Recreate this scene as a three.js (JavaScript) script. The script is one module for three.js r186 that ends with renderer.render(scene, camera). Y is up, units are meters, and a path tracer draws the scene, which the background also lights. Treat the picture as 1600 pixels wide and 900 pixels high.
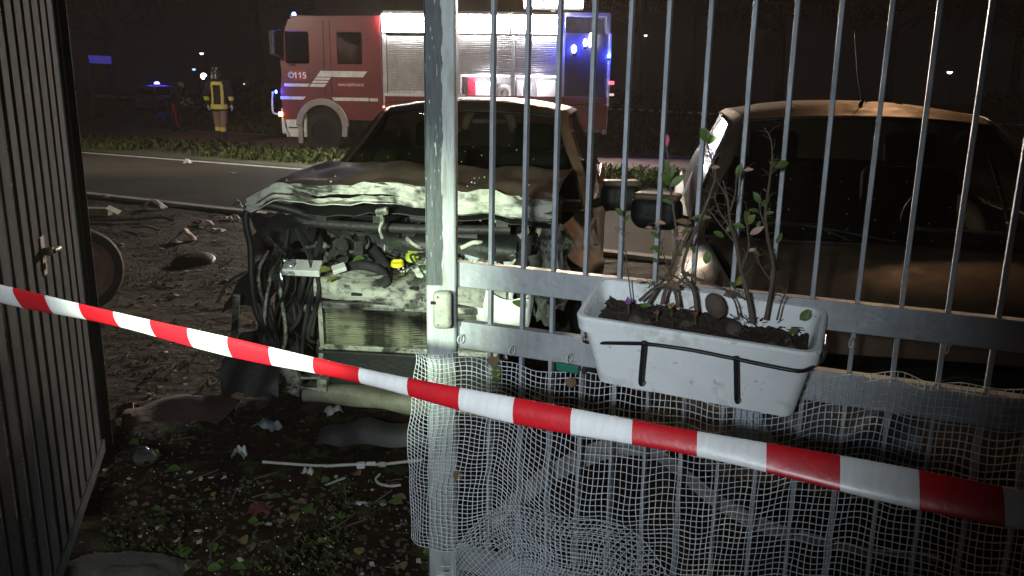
import * as THREE from 'three';
import { mergeGeometries, mergeVertices } from 'three/addons/utils/BufferGeometryUtils.js';
import { RoundedBoxGeometry } from 'three/addons/geometries/RoundedBoxGeometry.js';
import { MarchingCubes } from 'three/addons/objects/MarchingCubes.js';
import { RectAreaLightUniformsLib } from 'three/addons/lights/RectAreaLightUniformsLib.js';
RectAreaLightUniformsLib.init();

// ---------- camera ----------
const scene = new THREE.Scene();
const EYE = 1.5, PITCH = -13.6 * Math.PI / 180, ROLL = 0.015, FOCAL = 1280;
const camera = new THREE.PerspectiveCamera(2 * Math.atan(450 / FOCAL) * 180 / Math.PI, 16 / 9, 0.05, 400);
camera.rotation.order = 'YXZ';
camera.position.set(0, EYE, 0);
camera.rotation.set(PITCH, 0, ROLL);
camera.updateMatrixWorld(true);

// ---------- night sky ----------
{
  const w = 64, h = 32, px = new Float32Array(w * h * 4);
  for (let j = 0; j < h; j++) for (let i = 0; i < w; i++) {
    const up = Math.max(0, (j + 0.5) / h * 2 - 1), k = (j * w + i) * 4, b = 0.0016 - 0.0008 * up;
    px[k] = b * 1.05; px[k + 1] = b; px[k + 2] = b * 1.05; px[k + 3] = 1;
  }
  const sky = new THREE.DataTexture(px, w, h, THREE.RGBAFormat, THREE.FloatType);
  sky.mapping = THREE.EquirectangularReflectionMapping; sky.magFilter = THREE.LinearFilter; sky.needsUpdate = true;
  scene.background = sky; scene.environment = sky; scene.environmentIntensity = 1;
}
// ---------- moon (very weak) ----------
const moon = new THREE.DirectionalLight(0xbfcaff, 0.012);
moon.position.set(-14, 22, 8); moon.target.position.set(0, 0, -8);
moon.castShadow = true; moon.shadow.radius = 3;
Object.assign(moon.shadow.camera, { left: -40, right: 40, top: 40, bottom: -40, near: 1, far: 90 });
scene.add(moon, moon.target);

// ---------- exposure ----------
const renderer = new THREE.WebGLRenderer({ antialias: true });
renderer.toneMapping = THREE.LinearToneMapping;
renderer.toneMappingExposure = 1.0;
renderer.shadowMap.enabled = true;
// ---------- thin mist added for the lens glow round the lit rescue lamps ----------
scene.fog = new THREE.FogExp2(0xc2b09c, 0.0014);

// strengths of the lamps that are built further down (candela, or nits for the panels)
const TORCH = 80, WORKLAMP = 19, STREET = 26, STREET_LEFT = 230, MAST = 560, PANEL = 260;
// ---------- helpers ----------
let seed = 11;
const rnd = () => { seed = (seed + 0x6d2b79f5) | 0; let t = Math.imul(seed ^ (seed >>> 15), 1 | seed); t = (t + Math.imul(t ^ (t >>> 7), 61 | t)) ^ t; return ((t ^ (t >>> 14)) >>> 0) / 4294967296; };
const rr = (a, b) => a + (b - a) * rnd();
const V = (x, y, z) => new THREE.Vector3(x, y, z);
const lerp = (a, b, t) => a + (b - a) * t;
const clamp = (x, a = 0, b = 1) => Math.min(b, Math.max(a, x));
const sstep = (a, b, x) => { const t = clamp((x - a) / (b - a)); return t * t * (3 - 2 * t); };
// a sight line of the photograph (1600 x 900), and where it meets a plane of the place
function ray(px, py) { return V((px - 800) / FOCAL, -(py - 450) / FOCAL, -1).applyQuaternion(camera.quaternion); }
function onZ(px, py, z) { const d = ray(px, py), t = z / d.z; return V(d.x * t, EYE + d.y * t, z); }
function onG(px, py, y = 0) { const d = ray(px, py), t = (y - EYE) / d.y; return V(d.x * t, y, d.z * t); }
function onD(px, py, D) { const d = ray(px, py); return V(d.x * D, EYE + d.y * D, d.z * D); }

const used = new Map();
function numbered(n) { const k = used.get(n) || 0; used.set(n, k + 1); return k ? n + '_' + String(k).padStart(3, '0') : n; }
function tag(o, label, category, group) { o.userData.label = label; if (category) o.userData.category = category; if (group) o.userData.group = group; return o; }
function thing(name, label, category, p = [0, 0, 0], turn = 0, group) {
  const o = new THREE.Group(); o.name = numbered(name); o.position.set(...p); o.rotation.y = turn; scene.add(o);
  return tag(o, label, category, group);
}
function clean(g) {
  g = g.index ? g.toNonIndexed() : g;
  for (const k of Object.keys(g.attributes)) if (!['position', 'normal', 'uv'].includes(k)) g.deleteAttribute(k);
  if (!g.attributes.normal) g.computeVertexNormals();
  return g;
}
// uv in metres, across the axis that each face looks along
function uvBox(g, s = 1) {
  const p = g.attributes.position, n = p.count, uv = new Float32Array(n * 2), a = V(), b = V(), c = V();
  for (let i = 0; i < n; i += 3) {
    a.fromBufferAttribute(p, i); b.fromBufferAttribute(p, i + 1); c.fromBufferAttribute(p, i + 2);
    const m = b.clone().sub(a).cross(c.clone().sub(a)), x = Math.abs(m.x), y = Math.abs(m.y), z = Math.abs(m.z);
    for (let k = 0; k < 3; k++) {
      const q = [a, b, c][k], [u, v] = x > y && x > z ? [q.z, q.y] : y > z ? [q.x, q.z] : [q.x, q.y];
      uv[(i + k) * 2] = u * s; uv[(i + k) * 2 + 1] = v * s;
    }
  }
  g.setAttribute('uv', new THREE.BufferAttribute(uv, 2));
  return g;
}
function join(geos, keepUV) { const gs = [].concat(geos).map(clean); for (const g of gs) if (!keepUV || !g.attributes.uv) uvBox(g); const g = gs.length > 1 ? mergeGeometries(gs) : gs[0]; return g; }
function obj(name, geos, m, parent = scene, label, keepUV = false) {
  const o = new THREE.Mesh(join(geos, keepUV), m);
  o.name = parent === scene ? numbered(name) : name; o.castShadow = o.receiveShadow = true;
  if (label) o.userData.label = label;
  parent.add(o); return o;
}
function struct(name, geos, m, keepUV) { const o = obj(name, geos, m, scene, undefined, keepUV); o.userData.kind = 'structure'; return o; }
function stuff(o) { o.userData.kind = 'stuff'; return o; }
function put(g, p = [0, 0, 0], r = [0, 0, 0]) { if (r[0] || r[1] || r[2]) g.applyMatrix4(new THREE.Matrix4().makeRotationFromEuler(new THREE.Euler(...r, 'YXZ'))); return g.translate(...p); }
function bx(w, h, d, p, r, bev = 0) { return put(bev ? new RoundedBoxGeometry(w, h, d, 1, Math.min(bev, w / 2.01, h / 2.01, d / 2.01)) : new THREE.BoxGeometry(w, h, d), p, r); }
function cyl(r1, r2, h, p, r, n = 16, open = false) { return put(new THREE.CylinderGeometry(r1, r2, h, n, 1, open), p, r); }
function ball(r, p, s = [1, 1, 1], n = 12) { return new THREE.SphereGeometry(r, n, Math.ceil(n * 0.7)).scale(...s).translate(...p); }
function vec(a) { return Array.isArray(a) ? V(...a) : a; }
function tube(pts, r, n = 24, rs = 6, tension = 0.5) { return new THREE.TubeGeometry(new THREE.CatmullRomCurve3(pts.map(vec), false, 'catmullrom', tension), n, r, rs, false); }
function rod(a, b, r, n = 8, r2 = r) {
  a = vec(a); b = vec(b); const d = b.clone().sub(a), g = new THREE.CylinderGeometry(r2, r, d.length(), n);
  g.applyQuaternion(new THREE.Quaternion().setFromUnitVectors(V(0, 1, 0), d.clone().normalize()));
  return g.translate((a.x + b.x) / 2, (a.y + b.y) / 2, (a.z + b.z) / 2);
}
function bar(a, b, w, d, bev = 0) {          // square bar from a to b
  a = vec(a); b = vec(b); const v = b.clone().sub(a), L = v.length(); v.normalize();
  const side = Math.abs(v.y) > 0.95 ? V(1, 0, 0) : V(0, 1, 0), z = V().crossVectors(side, v).normalize(), s = V().crossVectors(v, z).normalize();
  const g = bev ? new RoundedBoxGeometry(w, L, d, 1, bev) : new THREE.BoxGeometry(w, L, d);
  g.applyMatrix4(new THREE.Matrix4().makeBasis(s, v, z));
  return g.translate((a.x + b.x) / 2, (a.y + b.y) / 2, (a.z + b.z) / 2);
}
function lathe(pts, n = 32, p, r) { return put(new THREE.LatheGeometry(pts.map((q) => new THREE.Vector2(...q)), n), p, r); }
function ext(pts, depth, bev = 0, p, r, curve = 8) {
  const s = pts instanceof THREE.Shape ? pts : new THREE.Shape(pts.map((q) => new THREE.Vector2(...q)));
  return put(new THREE.ExtrudeGeometry(s, { depth, bevelEnabled: bev > 0, bevelSize: bev, bevelThickness: bev, bevelSegments: 1, curveSegments: curve }), p, r);
}
function crom(a, b, c, d, t) { return 0.5 * (2 * b + (c - a) * t + (2 * a - 5 * b + 4 * c - d) * t * t + (3 * b - a - 3 * c + d) * t * t * t); }
function along(list, t) {
  const n = list.length - 1, x = clamp(t) * n, i = Math.min(n - 1, Math.floor(x)), f = x - i, g = (k) => list[clamp(k, 0, n)];
  const A = i > 0 ? g(i - 1) : g(0).map((v, k) => 2 * v - g(1)[k]), D = i + 2 <= n ? g(i + 2) : g(n).map((v, k) => 2 * v - g(n - 1)[k]);
  return g(i).map((v, k) => crom(A[k], v, g(i + 1)[k], D[k], f));
}
// a smooth sheet of metal, glass or cloth through rows of points, with real thickness; bend(x, y, z, u, v) may dent it
function patch(rows, nu = 16, nv = 16, thick = 0.004, bend) {
  const P = [];
  for (let j = 0; j <= nv; j++) for (let i = 0; i <= nu; i++) {
    const q = along(rows.map((r) => along(r, i / nu)), j / nv);
    P.push(vec(bend ? bend(q, i / nu, j / nv) : q));
  }
  const W = nu + 1, at = (i, j) => P[clamp(j, 0, nv) * W + clamp(i, 0, nu)], N = [];
  for (let j = 0; j <= nv; j++) for (let i = 0; i <= nu; i++) N.push(at(i + 1, j).clone().sub(at(i - 1, j)).cross(at(i, j + 1).clone().sub(at(i, j - 1))).normalize());
  const pos = [], idx = [], n = P.length;
  for (const p of P) pos.push(p.x, p.y, p.z);
  const quad = (a, b, c, d) => idx.push(a, b, c, a, c, d);
  for (let j = 0; j < nv; j++) for (let i = 0; i < nu; i++) quad(j * W + i, j * W + i + 1, (j + 1) * W + i + 1, (j + 1) * W + i);
  let g = new THREE.BufferGeometry();
  g.setAttribute('position', new THREE.Float32BufferAttribute(pos, 3)); g.setIndex(idx); g.computeVertexNormals();
  if (!thick) return g;
  const back = [], bi = [], edge = [], ei = [];
  P.forEach((p, k) => { const q = p.clone().addScaledVector(N[k], -thick); back.push(q.x, q.y, q.z); });
  for (let k = 0; k < idx.length; k += 3) bi.push(idx[k], idx[k + 2], idx[k + 1]);
  const rim = [];
  for (let i = 0; i < nu; i++) rim.push([i + 1, i]);
  for (let j = 0; j < nv; j++) rim.push([j * W, (j + 1) * W], [(j + 1) * W + nu, j * W + nu]);
  for (let i = 0; i < nu; i++) rim.push([nv * W + i, nv * W + i + 1]);
  for (const [a, b] of rim) { const k = edge.length / 3; for (const [src, q] of [[pos, a], [pos, b], [back, b], [back, a]]) edge.push(src[q * 3], src[q * 3 + 1], src[q * 3 + 2]); ei.push(k, k + 1, k + 2, k, k + 2, k + 3); }
  const g2 = new THREE.BufferGeometry(); g2.setAttribute('position', new THREE.Float32BufferAttribute(back, 3)); g2.setIndex(bi); g2.computeVertexNormals();
  const g3 = new THREE.BufferGeometry(); g3.setAttribute('position', new THREE.Float32BufferAttribute(edge, 3)); g3.setIndex(ei); g3.computeVertexNormals();
  return mergeGeometries([g, g2, g3].map(clean));
}
// noise
function hash(x, y, s) { let h = Math.imul(x, 374761393) ^ Math.imul(y, 668265263) ^ Math.imul(s, 2147483647 ^ 0x51ed27); h = Math.imul(h ^ (h >>> 13), 1274126177); h ^= h >>> 16; return (h >>> 0) / 4294967296; }
function vnoise(x, y, per, s) {
  const xi = Math.floor(x), yi = Math.floor(y), fx = x - xi, fy = y - yi, w = (k) => ((k % per) + per) % per;
  const u = fx * fx * (3 - 2 * fx), v = fy * fy * (3 - 2 * fy), a = hash(w(xi), w(yi), s), b = hash(w(xi + 1), w(yi), s), c = hash(w(xi), w(yi + 1), s), d = hash(w(xi + 1), w(yi + 1), s);
  return lerp(lerp(a, b, u), lerp(c, d, u), v);
}
function fbm(x, y, per, oct, s) { let t = 0, a = 0.5, m = 0; for (let o = 0; o < oct; o++) { t += a * vnoise(x, y, per, s + o * 17); m += a; a *= 0.5; x *= 2; y *= 2; per *= 2; } return t / m; }
function tex(n, f, srgb = true) {                       // f(u, v) -> linear [r, g, b] in 0..1
  const d = new Uint8Array(n * n * 4);
  const enc = (x) => { x = clamp(x); if (srgb) x = x <= 0.0031308 ? x * 12.92 : 1.055 * x ** (1 / 2.4) - 0.055; return Math.round(x * 255); };
  for (let j = 0; j < n; j++) for (let i = 0; i < n; i++) { const c = f(i / n, j / n), k = (j * n + i) * 4; d[k] = enc(c[0]); d[k + 1] = enc(c[1]); d[k + 2] = enc(c[2]); d[k + 3] = 255; }
  const t = new THREE.DataTexture(d, n, n); t.wrapS = t.wrapT = THREE.RepeatWrapping; t.magFilter = THREE.LinearFilter; t.minFilter = THREE.LinearMipmapLinearFilter; t.generateMipmaps = true;
  if (srgb) t.colorSpace = THREE.SRGBColorSpace; t.needsUpdate = true; return t;
}
function rep(t, x, y = x) { const c = t.clone(); c.repeat.set(x, y); c.needsUpdate = true; return c; }
const mixc = (a, b, t) => a.map((v, k) => lerp(v, b[k], t));
function mat(c, o = {}) { const m = new (o.physical ? THREE.MeshPhysicalMaterial : THREE.MeshStandardMaterial)(); const { physical, ...p } = o; m.color.setRGB(...c); m.side = THREE.DoubleSide; m.roughness = 0.7; Object.assign(m, p); return m; }
function glow(c, k, base = [0.8, 0.8, 0.8]) { const m = mat(base); m.emissive.setRGB(...c); m.emissiveIntensity = k; return m; }

// a body from limbs: [joint a, radius a, joint b, radius b] joined with a smooth minimum and meshed
function flesh(bones, cell, blend = 0.02, extra = 0, keep) {
  const box = new THREE.Box3(); for (const [a, ra, b, rb] of bones) { box.expandByPoint(vec(a).clone().addScalar(ra + 0.03 + extra)); box.expandByPoint(vec(a).clone().addScalar(-ra - 0.03 - extra)); box.expandByPoint(vec(b).clone().addScalar(rb + 0.03 + extra)); box.expandByPoint(vec(b).clone().addScalar(-rb - 0.03 - extra)); }
  const size = box.getSize(V()), S = Math.max(size.x, size.y, size.z), c = box.getCenter(V()), n = Math.max(8, Math.min(140, Math.ceil(S / cell)));
  const mc = new MarchingCubes(n, new THREE.MeshStandardMaterial(), false, false, 300000); mc.isolation = 0; mc.reset();
  const half = S / 2, B = bones.map(([a, ra, b, rb, sx = 1, sz = 1]) => { a = vec(a); b = vec(b); return { a, d: b.clone().sub(a), ra: ra + extra, rb: rb + extra, l: Math.max(1e-9, b.clone().sub(a).lengthSq()), sx, sz }; });
  for (let z = 0; z < n; z++) for (let y = 0; y < n; y++) for (let x = 0; x < n; x++) {
    const px = c.x + (x - n / 2) / (n / 2) * half, py = c.y + (y - n / 2) / (n / 2) * half, pz = c.z + (z - n / 2) / (n / 2) * half;
    let m = 1;
    for (const k of B) {
      const t = clamp(((px - k.a.x) * k.d.x + (py - k.a.y) * k.d.y + (pz - k.a.z) * k.d.z) / k.l), qx = (px - k.a.x - k.d.x * t) / k.sx, qy = py - k.a.y - k.d.y * t, qz = (pz - k.a.z - k.d.z * t) / k.sz;
      const e = Math.sqrt(qx * qx + qy * qy + qz * qz) - lerp(k.ra, k.rb, t), h = Math.max(blend - Math.abs(m - e), 0) / blend;
      m = Math.min(m, e) - h * h * blend / 4;
    }
    mc.field[x + y * n + z * n * n] = -m;
  }
  mc.update();
  let g = new THREE.BufferGeometry(); const k = mc.count, p = new Float32Array(mc.positionArray.slice(0, k * 3));
  for (let i = 0; i < k; i++) { p[i * 3] = p[i * 3] * half + c.x; p[i * 3 + 1] = p[i * 3 + 1] * half + c.y; p[i * 3 + 2] = p[i * 3 + 2] * half + c.z; }
  if (keep) { const q = []; for (let i = 0; i < k; i += 3) { const x = (p[i * 3] + p[i * 3 + 3] + p[i * 3 + 6]) / 3, y = (p[i * 3 + 1] + p[i * 3 + 4] + p[i * 3 + 7]) / 3, z = (p[i * 3 + 2] + p[i * 3 + 5] + p[i * 3 + 8]) / 3; if (keep(x, y, z)) for (let m = 0; m < 9; m++) q.push(p[i * 3 + m]); } g.setAttribute('position', new THREE.Float32BufferAttribute(q, 3)); }
  else g.setAttribute('position', new THREE.BufferAttribute(p, 3));
  if (!g.attributes.position.count) return g;
  g = mergeVertices(g, 1e-5); g.computeVertexNormals();
  return g;
}
// ---------- surfaces ----------
const grimeTex = tex(1024, (u, v) => { const a = fbm(u * 7, v * 7, 7, 5, 161), b = fbm(u * 30, v * 30, 30, 3, 165), s = fbm(u * 5, v * 50, 50, 3, 167), h = hash(Math.floor(u * 420), Math.floor(v * 420), 9); let k = 0.95 - 0.75 * sstep(0.45, 0.68, a) - 0.35 * sstep(0.5, 0.75, b) - 0.3 * sstep(0.55, 0.75, s); k = Math.max(0.07, k); if (h > 0.99) k = 1; return [k, k * 0.98, k * 0.9]; });
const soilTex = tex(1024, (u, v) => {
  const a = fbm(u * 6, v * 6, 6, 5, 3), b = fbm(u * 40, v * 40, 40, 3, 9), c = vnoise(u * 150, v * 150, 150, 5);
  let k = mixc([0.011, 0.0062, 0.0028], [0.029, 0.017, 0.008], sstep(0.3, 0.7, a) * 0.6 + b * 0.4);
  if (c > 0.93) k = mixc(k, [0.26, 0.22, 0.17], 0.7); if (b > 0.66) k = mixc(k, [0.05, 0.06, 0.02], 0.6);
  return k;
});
const bumpTex = tex(512, (u, v) => { const a = fbm(u * 8, v * 8, 8, 6, 41); return [a, a, a]; }, false);
const asphaltTex = tex(1024, (u, v) => { const a = fbm(u * 4, v * 4, 4, 4, 13), b = hash(Math.floor(u * 900), Math.floor(v * 900), 8); const k = 0.036 + 0.03 * a + 0.028 * (b - 0.5); return [k * 1.1, k, k * 0.76]; });
const galvTex = tex(512, (u, v) => {
  const a = fbm(u * 10, v * 10, 10, 4, 21), b = fbm(u * 3, v * 3, 3, 3, 77), s = fbm(u * 60, v * 4, 60, 2, 31);
  let k = 0.4 + 0.16 * (a - 0.5) + 0.14 * (b - 0.5) + 0.08 * (s - 0.5), c = [k * 0.97, k, k * 1.03];
  c = mixc(c, [0.24, 0.18, 0.13], 0.3 * sstep(0.66, 0.8, a)); return c;
});
const galvRough = tex(256, (u, v) => { const a = 0.42 + 0.3 * fbm(u * 8, v * 8, 8, 4, 51); return [a, a, a]; }, false);
const dustTex = tex(512, (u, v) => { const a = fbm(u * 5, v * 5, 5, 5, 61), b = hash(Math.floor(u * 300), Math.floor(v * 300), 3), c = vnoise(u * 90, v * 90, 90, 4); let k = 0.62 + 0.5 * (a - 0.5) + (b > 0.985 ? 0.5 : 0); if (c > 0.92) k *= 0.6; return [k, k * 0.97, k * 0.92]; });
const dirtRough = tex(256, (u, v) => { const a = 0.35 + 0.5 * fbm(u * 9, v * 9, 9, 4, 71); return [a, a, a]; }, false);
const wearTex = tex(512, (u, v) => { const a = fbm(u * 7, v * 7, 7, 5, 81), b = fbm(u * 50, v * 8, 50, 2, 83); const k = 0.75 + 0.35 * (a - 0.5) + 0.2 * (b - 0.5); return [k, k, k * 0.97]; });
const grassTex = tex(512, (u, v) => { const a = fbm(u * 9, v * 9, 9, 5, 91); return mixc([0.03, 0.035, 0.012], [0.1, 0.11, 0.04], a); });
const plasterTex = tex(512, (u, v) => { const a = fbm(u * 6, v * 6, 6, 5, 101), d = fbm(u * 24, v * 24, 24, 3, 105); let k = [0.76 + 0.12 * (a - 0.5), 0.79 + 0.12 * (a - 0.5), 0.79 + 0.1 * (a - 0.5)]; k = mixc(k, [0.46, 0.47, 0.42], 0.45 * sstep(0.5, 0.68, a) * sstep(0.4, 0.6, d)); if (d > 0.78) k = mixc(k, [0.3, 0.26, 0.2], 0.4); return k; });

const M = {
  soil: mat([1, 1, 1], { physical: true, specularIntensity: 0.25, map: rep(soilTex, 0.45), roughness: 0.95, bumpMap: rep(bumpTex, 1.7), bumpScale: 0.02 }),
  asphalt: mat([1, 1, 1], { physical: true, specularIntensity: 0.05, map: rep(asphaltTex, 0.3), roughness: 0.85, bumpMap: rep(bumpTex, 6), bumpScale: 0.003 }),
  path: mat([0.24, 0.14, 0.105], { map: rep(wearTex, 0.5), roughness: 0.9 }),
  line: mat([0.6, 0.58, 0.52], { map: rep(wearTex, 0.8), roughness: 0.8 }),
  kerb: mat([0.3, 0.27, 0.23], { map: rep(wearTex, 0.7), roughness: 0.9, bumpMap: rep(bumpTex, 3), bumpScale: 0.006 }),
  grassBase: mat([1, 1, 1], { map: rep(grassTex, 0.7), roughness: 1 }),
  grass: mat([0.115, 0.155, 0.04], { roughness: 0.9 }),
  galv: mat([0.96, 0.99, 1.0], { map: rep(galvTex, 2), roughnessMap: rep(galvRough, 3), roughness: 1, metalness: 0.25, bumpMap: rep(bumpTex, 9), bumpScale: 0.0012 }),
  barSteel: mat([0.9, 0.94, 0.98], { map: rep(galvTex, 3), roughnessMap: rep(galvRough, 4), roughness: 1, metalness: 0.25, bumpMap: rep(bumpTex, 12), bumpScale: 0.001 }),
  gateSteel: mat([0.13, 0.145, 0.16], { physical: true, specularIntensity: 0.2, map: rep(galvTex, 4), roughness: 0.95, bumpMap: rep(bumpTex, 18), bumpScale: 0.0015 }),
  plastic: mat([0.016, 0.017, 0.017], { roughness: 0.55, map: rep(wearTex, 3), bumpMap: rep(bumpTex, 8), bumpScale: 0.002 }),
  rubber: mat([0.014, 0.014, 0.014], { roughness: 0.85 }),
  black: mat([0.006, 0.006, 0.006], { roughness: 0.9 }),
  steel: mat([0.40, 0.42, 0.37], { map: rep(grimeTex, 2), roughness: 0.55, metalness: 0.4, bumpMap: rep(bumpTex, 8), bumpScale: 0.002 }),
  greySheet: mat([0.36, 0.38, 0.34], { map: rep(grimeTex, 1.6), roughness: 0.65, bumpMap: rep(bumpTex, 5), bumpScale: 0.004 }),
  paleSheet: mat([0.62, 0.65, 0.58], { map: rep(grimeTex, 1.1), roughness: 0.6, bumpMap: rep(bumpTex, 6), bumpScale: 0.003 }),
  darkSteel: mat([0.05, 0.052, 0.05], { map: rep(dustTex, 3), roughness: 0.6, metalness: 0.3, bumpMap: rep(bumpTex, 7), bumpScale: 0.003 }),
  white: mat([0.74, 0.75, 0.73], { map: rep(wearTex, 2), roughness: 0.6 }),
  gold: mat([0.29, 0.22, 0.16], { physical: true, map: rep(dustTex, 1.3), metalness: 0.25, roughnessMap: rep(dirtRough, 2), roughness: 0.95, clearcoat: 0.15, clearcoatRoughness: 0.35, bumpMap: rep(bumpTex, 30), bumpScale: 0.0004 }),
  goldDark: mat([0.26, 0.18, 0.115], { map: rep(dustTex, 1.7), metalness: 0.3, roughness: 0.6 }),
  glass: mat([0.75, 0.8, 0.78], { physical: true, transmission: 1, thickness: 0, roughness: 0.05, ior: 1.45 }),
  tinted: mat([0.62, 0.64, 0.6], { physical: true, transmission: 1, thickness: 0, roughness: 0.1, ior: 1.5 }),
  lens: mat([0.92, 0.95, 0.97], { physical: true, transmission: 1, thickness: 0.004, roughness: 0.06, ior: 1.49 }),
  chrome: mat([0.7, 0.7, 0.7], { metalness: 1, roughness: 0.18 }),
  cloth: mat([0.075, 0.07, 0.066], { roughness: 0.95 }),
  yellow: mat([0.75, 0.62, 0.02], { roughness: 0.5 }),
  lime: mat([0.45, 0.55, 0.06], { roughness: 0.6 }),
  fired: mat([0.25, 0.012, 0.018], { physical: true, roughness: 0.42, clearcoat: 0.5, clearcoatRoughness: 0.2, map: rep(dustTex, 0.6) }),
  alu: mat([0.62, 0.62, 0.64], { map: rep(wearTex, 1), roughness: 0.6, metalness: 0.2 }),
  trucWhite: mat([0.95, 0.95, 0.92], { map: rep(wearTex, 1), roughness: 0.55 }),
  bark: mat([0.07, 0.055, 0.042], { map: rep(dustTex, 2), roughness: 0.95, bumpMap: rep(bumpTex, 4), bumpScale: 0.02 }),
  leafDark: mat([0.045, 0.05, 0.022], { physical: true, roughness: 0.8, transmission: 0.25, thickness: 0 }),
  leaf: mat([0.09, 0.16, 0.03], { physical: true, roughness: 0.55, transmission: 0.35, thickness: 0 }),
  leafYellow: mat([0.20, 0.22, 0.04], { physical: true, roughness: 0.6, transmission: 0.3, thickness: 0 }),
  leafBrown: mat([0.16, 0.10, 0.05], { roughness: 0.8 }),
  twig: mat([0.17, 0.13, 0.10], { map: rep(dustTex, 6), roughness: 0.9 }),
  litter: mat([0.085, 0.062, 0.045], { map: rep(dustTex, 8), roughness: 1 }),
  planter: mat([1, 1, 1], { map: rep(plasterTex, 2.4), roughness: 0.5, bumpMap: rep(bumpTex, 5), bumpScale: 0.002 }),
  net: mat([0.72, 0.76, 0.80], { roughness: 0.6 }),
  wire: mat([0.012, 0.012, 0.013], { roughness: 0.45 }),
  skin: mat([0.5, 0.3, 0.22], { roughness: 0.6 }),
  coat: mat([0.013, 0.013, 0.017], { roughness: 0.9 }),
  trouser: mat([0.30, 0.19, 0.13], { roughness: 0.9 }),
  stripe: mat([0.75, 0.66, 0.10], { roughness: 0.4 }),
  silver: mat([0.7, 0.7, 0.68], { roughness: 0.4 }),
  redcloth: mat([0.42, 0.01, 0.02], { roughness: 0.8 }),
};
// ---------- ground, roads, verges ----------
const U = [0.88, 0.475], W = [-0.475, 0.88];                 // the road runs along U; W points across it, towards the yard
const band = (a, w, y = 0) => V(U[0] * a + W[0] * w, y, U[1] * a + W[1] * w);
const across = (x, z) => W[0] * x + W[1] * z;
function groundH(x, z) {
  const near = sstep(-7.35, -6.7, across(x, z));
  return near * ((fbm(x * 1.3 + 50, z * 1.3 + 50, 4096, 4, 5) - 0.5) * 0.06 + (fbm(x * 7 + 90, z * 7 + 90, 4096, 2, 7) - 0.5) * 0.025) - 0.012 * near;
}
{
  const line = (pts) => { const out = []; for (const [a, b, s] of pts) for (let x = a; x < b - 1e-6; x += s) out.push(x); out.push(pts[pts.length - 1][1]); return out; };
  const xs = line([[-130, -30, 10], [-30, -7, 1.5], [-7, 5, 0.06], [5, 30, 1.5], [30, 130, 10]]), zs = line([[-170, -40, 10], [-40, -13, 1.5], [-13, -0.4, 0.06], [-0.4, 12, 1]]);
  const pos = [], idx = [], n = xs.length;
  for (const z of zs) for (const x of xs) pos.push(x, groundH(x, z), z);
  for (let j = 0; j < zs.length - 1; j++) for (let i = 0; i < n - 1; i++) { const a = j * n + i; idx.push(a, a + n, a + 1, a + 1, a + n, a + n + 1); }
  const g = new THREE.BufferGeometry(); g.setAttribute('position', new THREE.Float32BufferAttribute(pos, 3)); g.setIndex(idx); g.computeVertexNormals();
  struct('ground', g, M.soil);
}
function strip(name, w0, w1, y, m, a0 = -60, a1 = 60, h = 0) {
  const c = band((a0 + a1) / 2, (w0 + w1) / 2), g = h ? new THREE.BoxGeometry(a1 - a0, h, Math.abs(w1 - w0)) : new THREE.PlaneGeometry(a1 - a0, Math.abs(w1 - w0)).rotateX(-Math.PI / 2);
  g.translate(0, y, 0); const o = struct(name, g, m); o.position.copy(c); o.rotation.y = Math.atan2(-U[1], U[0]); return o;
}
strip('road', -11.95, -7.2, 0.006, M.asphalt);
strip('road_edge_line', -11.66, -11.5, 0.011, M.line);
strip('kerb', -7.2, -7.06, -0.01, M.kerb, -60, 60, 0.09);
strip('verge', -15.2, -11.95, 0.004, M.grassBase);
strip('path', -19.4, -15.2, 0.012, M.path);
strip('path_edge_line', -19.42, -19.26, 0.017, M.line);
strip('far_field', -75, -19.42, 0.004, M.grassBase, -110, 110);

function blade() {                                           // one tuft: six bent blades
  const pos = [], nrm = [];
  for (let k = 0; k < 6; k++) {
    const a = k * 1.05 + rr(0, 0.8), c = Math.cos(a), s = Math.sin(a), h = rr(0.6, 1), l = rr(0.2, 0.55), w = 0.035;
    const p = [[-w * s, 0, w * c], [w * s, 0, -w * c], [c * l * 0.4, h * 0.7, s * l * 0.4], [c * l, h, s * l]].map(([x, y, z]) => [x + c * 0.08, y, z + s * 0.08]);
    for (const i of [0, 1, 2, 0, 2, 3]) { pos.push(...p[i]); nrm.push(c * 0.4, 0.85, s * 0.4); }
  }
  const g = new THREE.BufferGeometry(); g.setAttribute('position', new THREE.Float32BufferAttribute(pos, 3)); g.setAttribute('normal', new THREE.Float32BufferAttribute(nrm, 3)); return g;
}
function scatter(name, label, g, m, n, where, parent = scene, category) {
  const o = new THREE.InstancedMesh(g, m, n), d = new THREE.Object3D(), c = new THREE.Color();
  for (let k = 0; k < n; k++) { const [p, s, r, col] = where(k); d.position.set(...p); d.scale.set(...(Array.isArray(s) ? s : [s, s, s])); d.rotation.set(...r); d.updateMatrix(); o.setMatrixAt(k, d.matrix); o.setColorAt(k, c.setRGB(...(col || [1, 1, 1]))); }
  o.name = parent === scene ? numbered(name) : name; o.castShadow = o.receiveShadow = true; stuff(o); if (label) tag(o, label, category); parent.add(o); return o;
}
const tuft = blade();
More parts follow.
